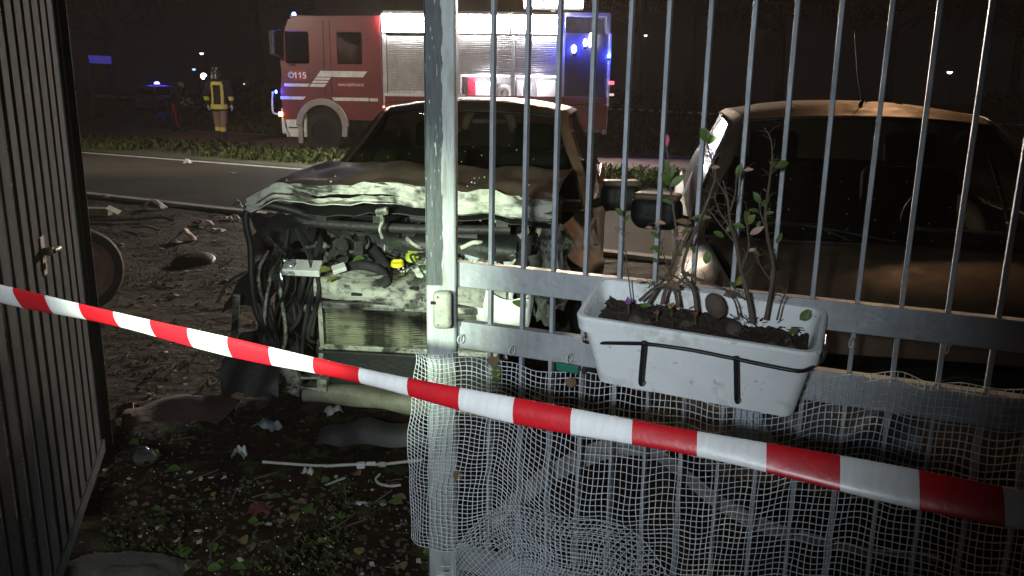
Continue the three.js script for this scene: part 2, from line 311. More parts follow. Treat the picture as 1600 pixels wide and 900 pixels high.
function grassIn(label, n, w0, w1, h0, h1, a0 = -22, a1 = 16) {
  return scatter('grass', label, tuft, M.grass, n, () => {
    let a, w, k = 0; do { a = rr(a0, a1); w = rr(w0, w1); } while (fbm(a * 0.9 + 200, w * 0.9 + 200, 4096, 3, 19) < 0.40 && k++ < 6);
    const p = band(a, w), s = rr(h0, h1), t = rr(0.6, 1.3); return [[p.x, 0.003, p.z], [s * 1.1, s, s * 1.1], [0, rr(0, 6.3), 0], [t * rr(0.8, 1.25), t, t * 0.8]];
  }, scene, 'grass');
}
grassIn('short rough green grass on the strip between the road and the path', 9000, -15.15, -12.4, 0.07, 0.2);
grassIn('lit green grass along the far side of the path behind the fire engine', 9000, -23.5, -19.5, 0.1, 0.34);
grassIn('taller dark weeds far out behind the path', 3500, -34, -23, 0.25, 0.6, -30, 30);

// ---------- trees and bushes behind the path ----------
function leafClump(n, r, size) {
  const pos = [], nrm = [];
  for (let k = 0; k < n; k++) {
    const d = V(rr(-1, 1), rr(-1, 1), rr(-1, 1)).normalize(), c = d.clone().multiplyScalar(r * rr(0.3, 1) ** 0.5), a = V(rr(-1, 1), rr(-1, 1), rr(-1, 1)).normalize(), b = V().crossVectors(a, d).normalize(), s = size * rr(0.6, 1.2);
    const p = [c.clone().addScaledVector(a, -s), c.clone().addScaledVector(b, s * 0.45), c.clone().addScaledVector(a, s), c.clone().addScaledVector(b, -s * 0.45)];
    const m = V().crossVectors(a, b);
    for (const i of [0, 1, 2, 0, 2, 3]) { pos.push(p[i].x, p[i].y, p[i].z); nrm.push(m.x, m.y, m.z); }
  }
  const g = new THREE.BufferGeometry(); g.setAttribute('position', new THREE.Float32BufferAttribute(pos, 3)); g.setAttribute('normal', new THREE.Float32BufferAttribute(nrm, 3)); return g;
}
const clump = leafClump(16, 0.34, 0.12);
function tree(label, x, z, h, spread, r, group) {
  const t = thing('tree', label, 'tree', [x, 0, z], rr(0, 6), group), limbs = [];
  const lean = rr(-0.25, 0.25), top = [lean, h * 0.62, rr(-0.2, 0.2)];
  const tr = [rod([0, -0.1, 0], [lean * 0.4, h * 0.28, 0], r, 10, r * 0.8), rod([lean * 0.4, h * 0.28, 0], top, r * 0.8, 10, r * 0.4)];
  const tips = [];
  for (let k = 0; k < 9; k++) {
    const f = rr(0.3, 0.95), a = k * 2.4 + rr(0, 0.6), s = [lerp(lean * 0.4, top[0], f), lerp(h * 0.28, top[1], f), lerp(0, top[2], f)];
    const l = spread * rr(0.5, 0.85), e = [s[0] + Math.cos(a) * l, s[1] + rr(0.15, 0.5) * h * 0.45, s[2] + Math.sin(a) * l];
    tr.push(rod(s, e, r * 0.28, 6, r * 0.08)); tips.push(e);
    for (let q = 0; q < 2; q++) { const e2 = [e[0] + rr(-1, 1) * spread * 0.35, e[1] + rr(0, 0.18) * h, e[2] + rr(-1, 1) * spread * 0.35], m0 = s.map((v, i) => lerp(v, e[i], 0.6)); tr.push(rod(m0, e2, r * 0.12, 5, r * 0.04)); tips.push(e2); }
  }
  obj('trunk', tr, M.bark, t);
  scatter('crown', null, clump, M.leafDark, 900, () => { const e = tips[Math.floor(rnd() * tips.length)], q = spread * 0.3, k = rr(0.6, 1.3); return [[e[0] + rr(-1, 1) * q, e[1] + rr(-0.7, 0.8) * q, e[2] + rr(-1, 1) * q], rr(0.5, 1.2), [rr(0, 6), rr(0, 6), rr(0, 6)], [k, k * rr(0.85, 1.1), k * 0.9]]; }, t);
  return t;
}
const atT = (px, z) => onZ(px, 300, z).x;
tree('tall tree with a pale bare lower trunk right of the fire engine', atT(1066, -27), -27, 9.5, 2.6, 0.2);
tree('dark leafy tree behind the left roof corner of the right car', atT(1205, -30), -30, 8.5, 2.6, 0.18);
tree('dark tree whose trunk stands between two fence bars just right of the blue beacons', atT(985, -33), -33, 9, 2.6, 0.2);
tree('black tree far behind the middle of the right car roof', atT(1370, -36), -36, 9, 3.2, 0.22);
tree('black tree at the right end of the far tree row', atT(1560, -32), -32, 8, 3, 0.2);
tree('black tree behind the cab of the fire engine', atT(420, -44), -44, 11, 3.6, 0.25);
tree('black tree behind the blue street sign', atT(190, -52), -52, 10, 4, 0.25);
function bush(label, x, z, w, h, n) {
  const t = thing('bush', label, 'bush', [x, 0, z], 0, undefined), st = [];
  for (let k = 0; k < 9; k++) { const a = k * 0.7; st.push(rod([Math.cos(a) * 0.1, -0.05, Math.sin(a) * 0.1], [Math.cos(a) * w * 0.4 * rr(0.3, 1), h * rr(0.5, 0.85), Math.sin(a) * 0.4], 0.025, 5, 0.008)); }
  obj('stem', st, M.bark, t);
  scatter('foliage', null, clump, M.leafDark, n, () => { const a = rr(0, 6.28), q = Math.sqrt(rnd()), y = rr(0.06, 1), k = rr(0.6, 1.4); return [[Math.cos(a) * q * w * 0.5 * (1.1 - 0.5 * y * y), y * h * rr(0.75, 1.0), Math.sin(a) * q * 0.7], rr(0.35, 0.9), [rr(0, 6), rr(0, 6), rr(0, 6)], [k * 1.1, k * rr(0.9, 1.2), k * 0.8]]; }, t);
}
bush('broad dark bush beside the pale tree trunk', atT(1010, -26), -26, 3.4, 1.5, 420);
bush('low dark bush left of the right car roof', atT(1120, -25), -25, 3.0, 1.25, 420);
bush('dark bush behind the firefighter', atT(390, -36), -36, 4.2, 1.7, 420);
bush('dark bush at the foot of the street sign', atT(160, -39), -39, 4.5, 1.2, 420);
bush('black bush far behind the right end of the right car', atT(1590, -27), -27, 5, 1.8, 420);

// ---------- lamps far away ----------
function farLamp(label, px, py, D, r, col, k, category = 'street lamp') {
  const p = onD(px, py, D), t = thing('street_lamp', label, category, [p.x, 0, p.z]);
  obj('pole', [rod([0.35, -0.1, 0], [0.35, p.y + 0.12, 0], 0.06, 8, 0.04), rod([0.35, p.y + 0.12, 0], [-0.1, p.y + 0.16, 0], 0.03, 6)], M.darkSteel, t);
  obj('lamp_head', [ball(r * 1.25, [0, p.y + 0.1, 0], [1.2, 0.55, 1.0])], M.darkSteel, t);
  obj('lamp_lens', [ball(r, [0, p.y, 0], [1, 0.85, 0.9])], glow(col, k), t);
}
farLamp('tiny white street lamp high above the firefighter', 315, 83, 70, 0.17, [1, 0.97, 0.9], 3);
farLamp('tiny bluish lamp up left of the firefighter helmet', 303, 108, 62, 0.13, [0.25, 0.5, 1], 2.5);
farLamp('white street lamp over the right car between the fence bars', 1484, 112, 60, 0.19, [1, 0.97, 0.92], 4);
farLamp('pinkish lamp right of the blue beacons', 1009, 55, 70, 0.15, [1, 0.85, 0.75], 2.5);
farLamp('pale lamp above the rear of the fire engine', 906, 27, 60, 0.22, [1, 0.9, 0.85], 3);
farLamp('faint lamp just right of the firefighter shoulder', 381, 131, 75, 0.10, [0.9, 0.9, 0.9], 1.2);

// ---------- the sodium street lamp that lights the yard from outside the frame ----------
function roadLamp(label, x, z, arm, I, to, hy = 8.2, cone = 0.95, col = 0xffc088) {
  const t = thing('street_lamp', label, 'street lamp', [x, 0, z]), hx = arm;
  obj('pole', [rod([0, -0.1, 0], [0, hy - 0.4, 0], 0.09, 12, 0.06), rod([0, hy - 0.4, 0], [hx * 0.85, hy + 0.05, 0], 0.045, 8)], M.galv, t);
  obj('lamp_head', [put(new RoundedBoxGeometry(0.7, 0.16, 0.3, 2, 0.06), [hx, hy + 0.12, 0])], M.darkSteel, t);
  obj('lamp_lens', [ball(0.14, [hx, hy, 0], [1.5, 0.5, 0.9])], glow([1, 0.72, 0.45], 12), t);
  const l = new THREE.SpotLight(col, I, 0, cone, 0.6, 2); l.position.set(hx, hy - 0.02, 0); l.target.position.copy(to).sub(V(x, 0, z)); l.castShadow = true; l.shadow.radius = 8; t.add(l, l.target);
}
roadLamp('tall street lamp at the roadside far right, outside the picture', 9.6, -10.8, -4.6, STREET, V(0.5, 0, -5), 4.5);
roadLamp('street lamp on the near roadside far left, outside the picture', -10.2, -10.4, 0.6, STREET_LEFT, V(-5.6, 0.6, -20.5), 5.2, 0.6, 0xffeedd);
// ---------- the hand torch and the work lamp beside the photographer, behind the lens ----------
function standLamp(label, at, to, I, angle, pen, col, r, name) {
  const t = thing(name, label, 'work lamp', [at.x, 0, at.z]);
  for (let k = 0; k < 3; k++) obj('leg', [rod([0, 0.5, 0], [Math.cos(k * 2.1) * 0.3, 0, Math.sin(k * 2.1) * 0.3], 0.012)], M.black, t);
  obj('pole', [rod([0, 0.45, 0], [0, at.y - r, 0], 0.014)], M.black, t);
  const d = to.clone().sub(at).normalize(), q = new THREE.Quaternion().setFromUnitVectors(V(0, 1, 0), d);
  const head = (geo) => { geo.applyQuaternion(q); return geo.translate(0, at.y, 0); };
  obj('lamp_housing', [head(lathe([[r * 0.5, -0.16], [r * 0.6, -0.05], [r * 1.05, -0.005], [r * 1.12, -0.005], [r * 0.66, -0.06], [r * 0.55, -0.17], [0, -0.17]], 20))], M.black, t);
  obj('lamp_lens', [head(cyl(r, r, 0.006, [0, -0.012, 0], [0, 0, 0], 20))], glow(col, 6), t);
  const l = new THREE.SpotLight(new THREE.Color(...col), I, 0, angle, pen, 2); l.position.copy(at).addScaledVector(d, 0.02).sub(V(at.x, 0, at.z)); l.castShadow = true; l.shadow.radius = 2;
  l.target.position.copy(to).sub(V(at.x, 0, at.z)); t.add(l, l.target);
}
standLamp('narrow-beam lamp on a stand behind the camera, aimed at the wrecked engine bay', V(-0.95, 1.5, 0.3), onD(672, 425, 3.35), TORCH, 0.218, 1, [0.84, 1.0, 0.78], 0.05, 'spot_lamp');
standLamp('wide work lamp on a stand left of the camera', V(-0.42, 1.75, 0.75), onD(460, 400, 2.3), WORKLAMP, 0.615, 1, [0.82, 0.92, 1.0], 0.07, 'work_lamp');
// ---------- metal gate: the closed leaf with post, rails, bars and lock ----------
const F0 = V(-0.156, 0, -2.2), FD = V(0.919, 0, 0.394).normalize(), FN = V(-0.394, 0, 0.919).normalize(), FTURN = Math.atan2(-FD.z, FD.x);
const onF = (px, py, off = 0) => { const d = ray(px, py), t = (F0.clone().addScaledVector(FN, off).sub(V(0, EYE, 0))).dot(FN) / d.dot(FN); return V(0, EYE, 0).addScaledVector(d, t); };
const toF = (w) => { const q = w.clone().sub(F0); return V(q.dot(FD), q.y, q.dot(FN)); };          // world -> gate axes (along, up, towards the camera)
{
  const t = thing('metal_gate', 'closed grey metal gate leaf with vertical bars and flat rails right of the post', 'gate', [F0.x, 0, F0.z], FTURN);
  // post, square to the camera
  const postM = mat([1, 1, 1], { roughness: 0.55, metalness: 0.15, bumpMap: rep(bumpTex, 4), bumpScale: 0.0015, map: tex(512, (u, v) => {
    // u across the post (0 left .. 1 right of each 0.1 m), v along 2 m: old dark paint flaking off on the left side
    const e = 0.5 + 0.16 * (fbm(u * 3, v * 22, 22, 4, 7) - 0.5) + 0.1 * (fbm(u * 16, v * 64, 64, 3, 9) - 0.5), a = fbm(u * 6, v * 24, 24, 4, 3);
    let k = mixc([0.26, 0.29, 0.28], [0.44, 0.47, 0.45], a);
    const painted = u < e + 0.05 && v > 0.49 && !(vnoise(u * 22, v * 90, 90, 5) > 0.9);
    if (painted) k = mixc([0.035, 0.045, 0.045], [0.075, 0.09, 0.088], fbm(u * 10, v * 40, 40, 3, 31)); else if (a < 0.36) k = mixc(k, [0.25, 0.2, 0.14], 0.4);
    return k;
  }) });
  const w = 0.082, H = 2.3, pg = clean(new RoundedBoxGeometry(w, H, w, 2, 0.008).translate(0, H / 2 - 0.04, 0));
  { const p = pg.attributes.position, nn = pg.attributes.normal, uv = pg.attributes.uv; for (let i = 0; i < p.count; i++) uv.setXY(i, Math.abs(nn.getZ(i)) > 0.7 ? clamp(p.getX(i) / w + 0.5, 0.01, 0.99) : 0.8, p.getY(i) / 2.0 % 1.5); }
  pg.rotateY(-FTURN).translate(-0.036, 0, 0.01);
  obj('post', [pg], postM, t, undefined, true);
  const L = 2.34;
  const rails = [[1.005, 0.07], [0.832, 0.078], [0.13, 0.07], [1.98, 0.07]];
  for (const [y, h] of rails) obj('rail', [bx(L, h, 0.034, [L / 2 - 0.004, y, -0.017], [0, 0, 0], 0.003)], M.galv, t);
  const sp = [0.104, 0.199, 0.287, 0.375, 0.467, 0.559, 0.652, 0.747, 0.840, 0.933, 1.026, 1.121, 1.213, 1.306, 1.399, 1.492, 1.585, 1.678, 1.771, 1.864, 1.957, 2.05, 2.143];
  const bg = join([bx(0.0105, 1.92, 0.02, [0, 1.05, -0.017], [0, 0, 0], 0.002)]);
  const bars = [0, 0.37, 0.81, 1.3, 1.9].map((k) => { const g = bg.clone(), u = g.attributes.uv; for (let i = 0; i < u.count; i++) u.setXY(i, u.getX(i) + k, u.getY(i) + k * 1.7); return g; });
  for (const s of sp) { const b = new THREE.Mesh(bars[Math.floor(rnd() * 5)], M.barSteel); b.name = 'bar'; b.position.set(s - 0.006, rr(-0.004, 0.004), 0); b.rotation.z = rr(-0.0025, 0.0025); b.castShadow = b.receiveShadow = true; t.add(b); }
  for (const s of sp) for (const y of [0.868, 0.795]) obj('weld', [ball(0.0065, [s - 0.006 + rr(-0.003, 0.003), y + 0.002, -0.008], [1.3, 0.6, 0.8], 7)], M.barSteel, t);
  obj('post', [bx(0.08, 2.26, 0.08, [L + 0.035, 1.09, -0.017], [0, 0, 0], 0.006)], M.galv, t);
  // lock case on the post
  const c = toF(onZ(697, 481, -2.15));
  const lockM = mat([0.5, 0.53, 0.45], { map: rep(dustTex, 8), roughness: 0.5, bumpMap: rep(bumpTex, 20), bumpScale: 0.001 });
  const lk = obj('lock_case', [put(new RoundedBoxGeometry(0.05, 0.104, 0.036, 3, 0.014), [c.x, c.y, 0.075], [0, -FTURN, 0])], lockM, t);
  obj('keyhole', [put(new RoundedBoxGeometry(0.024, 0.009, 0.006, 1, 0.002), [c.x - 0.012, c.y + 0.022, 0.0955], [0, -FTURN, 0])], M.black, lk);
  for (const k of [0, 1]) obj('screw', [cyl(0.004, 0.004, 0.004, [c.x - 0.004, c.y - 0.038 + k * 0.076, 0.0945], [Math.PI / 2, 0, 0], 10)], M.steel, lk);
}
// ---------- the other leaf, swung open on the left ----------
{
  const t = thing('open_gate_leaf', 'dark gate leaf of upright steel slats swung open at the left edge', 'gate', [-1.665, 0, -3.086], -1.2428);
  // local x runs from the free end towards the camera, -z faces into the opening
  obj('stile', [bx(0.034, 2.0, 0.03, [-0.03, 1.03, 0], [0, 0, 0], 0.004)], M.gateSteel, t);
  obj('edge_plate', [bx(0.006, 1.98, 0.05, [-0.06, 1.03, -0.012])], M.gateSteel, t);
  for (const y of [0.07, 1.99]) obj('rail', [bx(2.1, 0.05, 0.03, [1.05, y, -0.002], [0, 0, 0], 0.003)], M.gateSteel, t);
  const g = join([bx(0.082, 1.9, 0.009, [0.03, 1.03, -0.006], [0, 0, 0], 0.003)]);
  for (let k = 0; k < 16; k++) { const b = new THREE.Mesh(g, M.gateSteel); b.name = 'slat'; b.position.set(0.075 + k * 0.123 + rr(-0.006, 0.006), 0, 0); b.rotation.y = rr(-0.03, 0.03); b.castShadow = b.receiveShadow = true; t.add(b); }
  const h = obj('lock_plate', [bx(0.05, 0.12, 0.004, [0.67, 0.985, -0.014], [0, 0, 0], 0.002)], mat([0.22, 0.2, 0.15], { map: rep(dustTex, 8), roughness: 0.6 }), t);
  obj('handle', [cyl(0.012, 0.014, 0.03, [0.68, 1.0, -0.03], [Math.PI / 2, 0, 0], 12), tube([[0.68, 1.0, -0.045], [0.65, 1.0, -0.05], [0.60, 0.995, -0.046]], 0.008, 12, 8), cyl(0.011, 0.011, 0.006, [0.68, 0.955, -0.018], [Math.PI / 2, 0, 0], 12)], mat([0.36, 0.33, 0.24], { roughness: 0.5, map: rep(dustTex, 8) }), h);
}
// ---------- red and white barrier tape across the opening ----------
{
  const a = onD(0, 451, 1.9), b = onD(1600, 794, 1.1), d = b.clone().sub(a), t0 = a.clone().addScaledVector(d, -0.028), t1 = b.clone().addScaledVector(d, 0.3), D = t1.clone().sub(t0), L = D.length();
  const S = tex(1024, (u, v) => { // two 10 cm stripes, the joint wavers with the rolled film
    const q = Math.abs(v * 2 - 1), e = 0.016 * Math.cos(v * 6.283), x = (u + e + 0.003 * (fbm(u * 4, v * 6, 6, 3, 4) - 0.5) + 1) % 1;
    const n = 0.9 + 0.2 * (fbm(u * 30, v * 4, 30, 3, 8) - 0.5);
    return x < 0.5 ? [0.60 * n, 0.008 + 0.002 * q, 0.018] : [0.80 * n, 0.80 * n, 0.79 * n];
  });
  const side = V(0, 1, 0).addScaledVector(D.clone().normalize(), -D.clone().normalize().y).normalize(), out = V().crossVectors(D, side).normalize();
  const N = 220, K = 20, pos = [], uv = [], idx = [];
  for (let i = 0; i <= N; i++) {
    const f0 = i / N, c = t0.clone().addScaledVector(D, f0), sd = -0.028 + 1.328 * f0, t = (sd + 0.32) / 1.52; c.y += -0.02 * Math.sin(Math.PI * clamp((t - 0.1) / 0.8)) + 0.004 * Math.sin(t * 23) * Math.sin(t * 7);
    const tw = 0.5 * Math.sin(t * 5.2 + 0.3) - 0.15, hw = 0.0215 + 0.004 * Math.sin(t * 9) + 0.003 * Math.sin(t * 31 + 1), hd = 0.0075 + 0.002 * Math.sin(t * 14);
    for (let k = 0; k <= K; k++) {
      const f = k / K * Math.PI * 2, crease = 1 + 0.10 * Math.sin(3 * f + t * 40) * Math.sin(t * 17), x = Math.cos(f) * hw, y = Math.sin(f) * hd * crease, p = c.clone().addScaledVector(side, x * Math.cos(tw) - y * Math.sin(tw)).addScaledVector(out, x * Math.sin(tw) + y * Math.cos(tw));
      pos.push(p.x - F0.x, p.y, p.z - F0.z); uv.push((sd - 0.031) / 0.1008, k / K);
    }
  }
  for (let i = 0; i < N; i++) for (let k = 0; k < K; k++) { const q = i * (K + 1) + k; idx.push(q, q + 1, q + K + 2, q, q + K + 2, q + K + 1); }
  const g = new THREE.BufferGeometry(); g.setAttribute('position', new THREE.Float32BufferAttribute(pos, 3)); g.setAttribute('uv', new THREE.Float32BufferAttribute(uv, 2)); g.setIndex(idx); g.computeVertexNormals();
  const m = mat([1, 1, 1], { physical: true, map: S, roughness: 0.38, clearcoat: 0.3, clearcoatRoughness: 0.25, bumpMap: rep(bumpTex, 2, 1), bumpScale: 0.0007 });
  const o = obj('barrier_tape', [g], m, scene, undefined, true); o.position.set(F0.x, 0, F0.z);
  obj('knot', [ball(0.026, [t0.x - F0.x, t0.y, t0.z - F0.z], [0.8, 1.1, 0.8], 12), tube([[t0.x - F0.x, t0.y, t0.z - F0.z], [t0.x - F0.x - 0.03, t0.y - 0.06, t0.z - F0.z + 0.02], [t0.x - F0.x - 0.02, t0.y - 0.16, t0.z - F0.z + 0.03]], 0.012, 10, 6)], M.white, o);
  const st = thing('tape_post', 'thin steel stake holding the right end of the striped tape, outside the picture', 'post', [t1.x, 0, t1.z]);
  obj('rod', [rod([0, -0.1, 0], [0, t1.y + 0.12, 0], 0.012)], M.steel, st); obj('loop', [put(new THREE.TorusGeometry(0.02, 0.006, 6, 14), [0, t1.y, 0], [0, 1, 0])], M.steel, st);
  tag(o, 'rolled red and white striped barrier tape stretched across the foreground', 'barrier tape');
}
// ---------- hatchback cars ----------
// local axes: nose at z = 0 looking along +z, x across, y up
const mir = (rows) => rows.map((r) => r.map(([x, y, z]) => [-x, y, z]));
const TOPZ = -1.68;
function wheel(parent, x, y, z, paintRim, r = 0.29, steer = 0) {
  const s = Math.sign(x), w = 0.17;
  const tyre = lathe([[r * 0.66, -w / 2], [r * 0.9, -w / 2], [r * 0.97, -w * 0.4], [r, -w * 0.25], [r, w * 0.25], [r * 0.97, w * 0.4], [r * 0.9, w / 2], [r * 0.66, w / 2], [r * 0.62, 0], [r * 0.66, -w / 2]], 36, [0, 0, 0], [0, 0, Math.PI / 2]);
  const o = obj('wheel', [put(tyre, [x, y, z], [0, steer, 0])], M.rubber, parent);
  const rim = [put(lathe([[0, 0.03], [r * 0.18, 0.035], [r * 0.3, 0.015], [r * 0.56, 0.025], [r * 0.66, 0.06]], 24, [0, 0, 0], [0, 0, -s * Math.PI / 2]), [s * 0.02, 0, 0])];
  for (let k = 0; k < 6; k++) rim.push(put(bx(0.03, r * 0.5, 0.035, [s * 0.05, r * 0.36, 0]), [0, 0, 0], [k * Math.PI / 3, 0, 0]));
  obj('rim', rim.map((g) => put(clean(g), [x, y, z], [0, steer, 0])), paintRim, o);
  return o;
}
function carBody(t, o) {
  const P = o.paint, dent = o.dent, b = (n, rows, nu, nv, m, th = 0.006, parent = t, label) => obj(n, [patch(rows, nu, nv, th, dent)], m, parent, label);
  const both = (n, rows, nu, nv, m, th, parent) => [b(n, rows, nu, nv, m, -th, parent), b(n, mir(rows), nu, nv, m, th, parent)];
  // glass and roof
  const ws = [[[-0.715, 0.90, -0.97], [-0.40, 0.915, -0.85], [0, 0.92, -0.81], [0.40, 0.915, -0.85], [0.715, 0.90, -0.97]], [[-0.635, 1.145, -1.33], [-0.34, 1.17, -1.24], [0, 1.18, -1.21], [0.34, 1.17, -1.24], [0.635, 1.145, -1.33]], [[-0.555, 1.36, TOPZ - 0.02], [-0.28, 1.385, TOPZ + 0.03], [0, 1.392, TOPZ + 0.045], [0.28, 1.385, TOPZ + 0.03], [0.555, 1.36, TOPZ - 0.02]]];
  b('windscreen', ws, 24, 16, o.glass || M.tinted, 0.004);
  obj('seal', [tube(ws[2].map(([x, y, z]) => [x, y + 0.002, z - 0.004]), 0.009, 24, 6)], M.plastic, t); obj('seal', [tube(ws[0].map(([x, y, z]) => [x, y - 0.004, z + 0.008]), 0.014, 24, 6)], M.plastic, t);
  const roof = [[[-0.55, 1.366, TOPZ - 0.03], [-0.28, 1.396, TOPZ + 0.018], [0, 1.404, TOPZ + 0.03], [0.28, 1.396, TOPZ + 0.018], [0.55, 1.366, TOPZ - 0.03]], [[-0.575, 1.405, -2.0], [-0.29, 1.448, -1.99], [0, 1.46, -1.98], [0.29, 1.448, -1.99], [0.575, 1.405, -2.0]], [[-0.575, 1.405, -2.7], [-0.29, 1.45, -2.75], [0, 1.462, -2.76], [0.29, 1.45, -2.75], [0.575, 1.405, -2.7]], [[-0.54, 1.33, -3.3], [-0.28, 1.375, -3.4], [0, 1.385, -3.42], [0.28, 1.375, -3.4], [0.54, 1.33, -3.3]]];
  b('roof', roof, 24, 22, P, 0.006);
  const pil = [[[0.775, 0.895, -1.06], [0.73, 0.90, -1.0]], [[0.725, 1.05, -1.24], [0.68, 1.05, -1.19]], [[0.65, 1.21, -1.46], [0.60, 1.225, -1.42]], [[0.59, 1.35, -1.70], [0.548, 1.372, -1.685]], [[0.605, 1.385, -2.0], [0.568, 1.408, -2.0]], [[0.605, 1.385, -2.7], [0.568, 1.408, -2.7]], [[0.56, 1.31, -3.3], [0.53, 1.335, -3.3]]];
  both('pillar', pil, 4, 36, P, 0.02);
  const rs = [[[-0.66, 0.95, -3.72], [0, 0.96, -3.80], [0.66, 0.95, -3.72]], [[-0.54, 1.33, -3.32], [0, 1.38, -3.43], [0.54, 1.33, -3.32]]];
  b('rear_window', rs, 12, 8, M.tinted, -0.004);
  both('side_window', [[[0.775, 0.925, -1.16], [0.785, 0.935, -2.0], [0.77, 0.945, -3.25]], [[0.70, 1.13, -1.44], [0.72, 1.15, -2.1], [0.69, 1.14, -3.2]], [[0.607, 1.345, -1.76], [0.615, 1.375, -2.3], [0.575, 1.32, -3.1]]], 14, 8, M.tinted, 0.004);
  for (const s of [-1, 1]) obj('door_pillar', [bar([s * 0.788, 0.93, -2.08], [s * 0.615, 1.385, -2.12], 0.02, 0.05)], M.plastic, t);
  // doors, rear quarters, tail
  const doorRows = (z0, z1, k = 0) => [[[0.772, 0.925, z0], [0.785, 0.935, (z0 + z1) / 2], [0.785, 0.94, z1]], [[0.805, 0.80, z0], [0.825, 0.80, (z0 + z1) / 2], [0.825, 0.80, z1]], [[0.822, 0.58, z0], [0.832, 0.58, (z0 + z1) / 2], [0.832, 0.58, z1]], [[0.80, 0.27, z0], [0.805, 0.25, (z0 + z1) / 2], [0.805, 0.25, z1]]];
  for (const s of [1, -1]) { const rows = doorRows(-1.09, -2.06), d = b('door', s > 0 ? rows : mir(rows), 10, 12, P, -s * 0.012); obj('handle', [put(new RoundedBoxGeometry(0.03, 0.03, 0.17, 1, 0.01), [s * 0.845, 0.80, -1.92])], M.plastic, d); }
  both('rear_quarter', doorRows(-2.075, -3.62), 12, 12, P, 0.012);
  b('tailgate', [[[-0.78, 0.94, -3.62], [-0.5, 0.95, -3.78], [0, 0.955, -3.81], [0.5, 0.95, -3.78], [0.78, 0.94, -3.62]], [[-0.80, 0.6, -3.68], [-0.5, 0.6, -3.84], [0, 0.6, -3.87], [0.5, 0.6, -3.84], [0.80, 0.6, -3.68]], [[-0.78, 0.28, -3.64], [-0.5, 0.28, -3.8], [0, 0.28, -3.83], [0.5, 0.28, -3.8], [0.78, 0.28, -3.64]]], 16, 10, P, -0.008);
  // mirrors
  for (const s of o.mirrors || [-1, 1]) { const m = obj('mirror', [put(new RoundedBoxGeometry(0.215, 0.155, 0.13, 4, 0.06), [s * 0.915, 0.985, -1.02], [0, s * 0.2, 0]), rod([s * 0.76, 0.925, -1.10], [s * 0.86, 0.965, -1.05], 0.026)], M.plastic, t); obj('mirror_cap', [put(new RoundedBoxGeometry(0.19, 0.03, 0.11, 3, 0.014), [s * 0.915, 1.054, -1.02], [0, s * 0.2, 0])], P, m); }
  // inside
  obj('dashboard', [patch([[[-0.70, 0.88, -0.98], [0, 0.90, -0.86], [0.70, 0.88, -0.98]], [[-0.70, 0.93, -1.2], [0, 0.945, -1.12], [0.70, 0.93, -1.2]], [[-0.70, 0.86, -1.42], [0, 0.86, -1.40], [0.70, 0.86, -1.42]], [[-0.68, 0.55, -1.4], [0, 0.55, -1.38], [0.68, 0.55, -1.4]]], 14, 14, 0.02)], M.cloth, t);
  for (const s of [-1, 1]) { const q = obj('seat', [put(new RoundedBoxGeometry(0.46, 0.6, 0.14, 2, 0.05), [s * 0.34, 0.83, -2.12], [-0.25, 0, 0]), put(new RoundedBoxGeometry(0.46, 0.14, 0.5, 2, 0.05), [s * 0.34, 0.5, -1.82])], M.cloth, t); obj('headrest', [put(new RoundedBoxGeometry(0.25, 0.17, 0.09, 2, 0.04), [s * 0.34, 1.22, -2.22], [-0.2, 0, 0])], M.cloth, q); }
  obj('rear_bench', [put(new RoundedBoxGeometry(1.2, 0.6, 0.16, 2, 0.05), [0, 0.8, -3.0], [-0.25, 0, 0])], M.cloth, t);
  obj('steering_wheel', [put(new THREE.TorusGeometry(0.175, 0.016, 8, 28), [0.34, 0.92, -1.47], [-0.5, 0, 0])], M.plastic, t);
  obj('floor', [bx(1.5, 0.03, 2.7, [0, 0.24, -2.35]), bx(1.46, 0.66, 0.02, [0, 0.56, -1.02])], M.black, t);  // dark underbody box and front wall, put in to block light
  for (const z of [-0.62, -3.05]) for (const s of [-1, 1]) wheel(t, s * 0.735, 0.285, z, M.darkSteel, 0.285, z > -1 ? (o.steer || 0) : 0);
  for (const s of [-1, 1]) obj('wheel_well', [cyl(0.34, 0.34, 0.3, [s * 0.62, 0.32, -3.05], [0, 0, Math.PI / 2], 18, true)], M.black, t);
}
const hoodRow = (z, y, hw, crown, sweep) => [-1, -0.6, 0, 0.6, 1].map((k) => [k * hw, y + crown * (1 - k * k), z - sweep * k * k]);
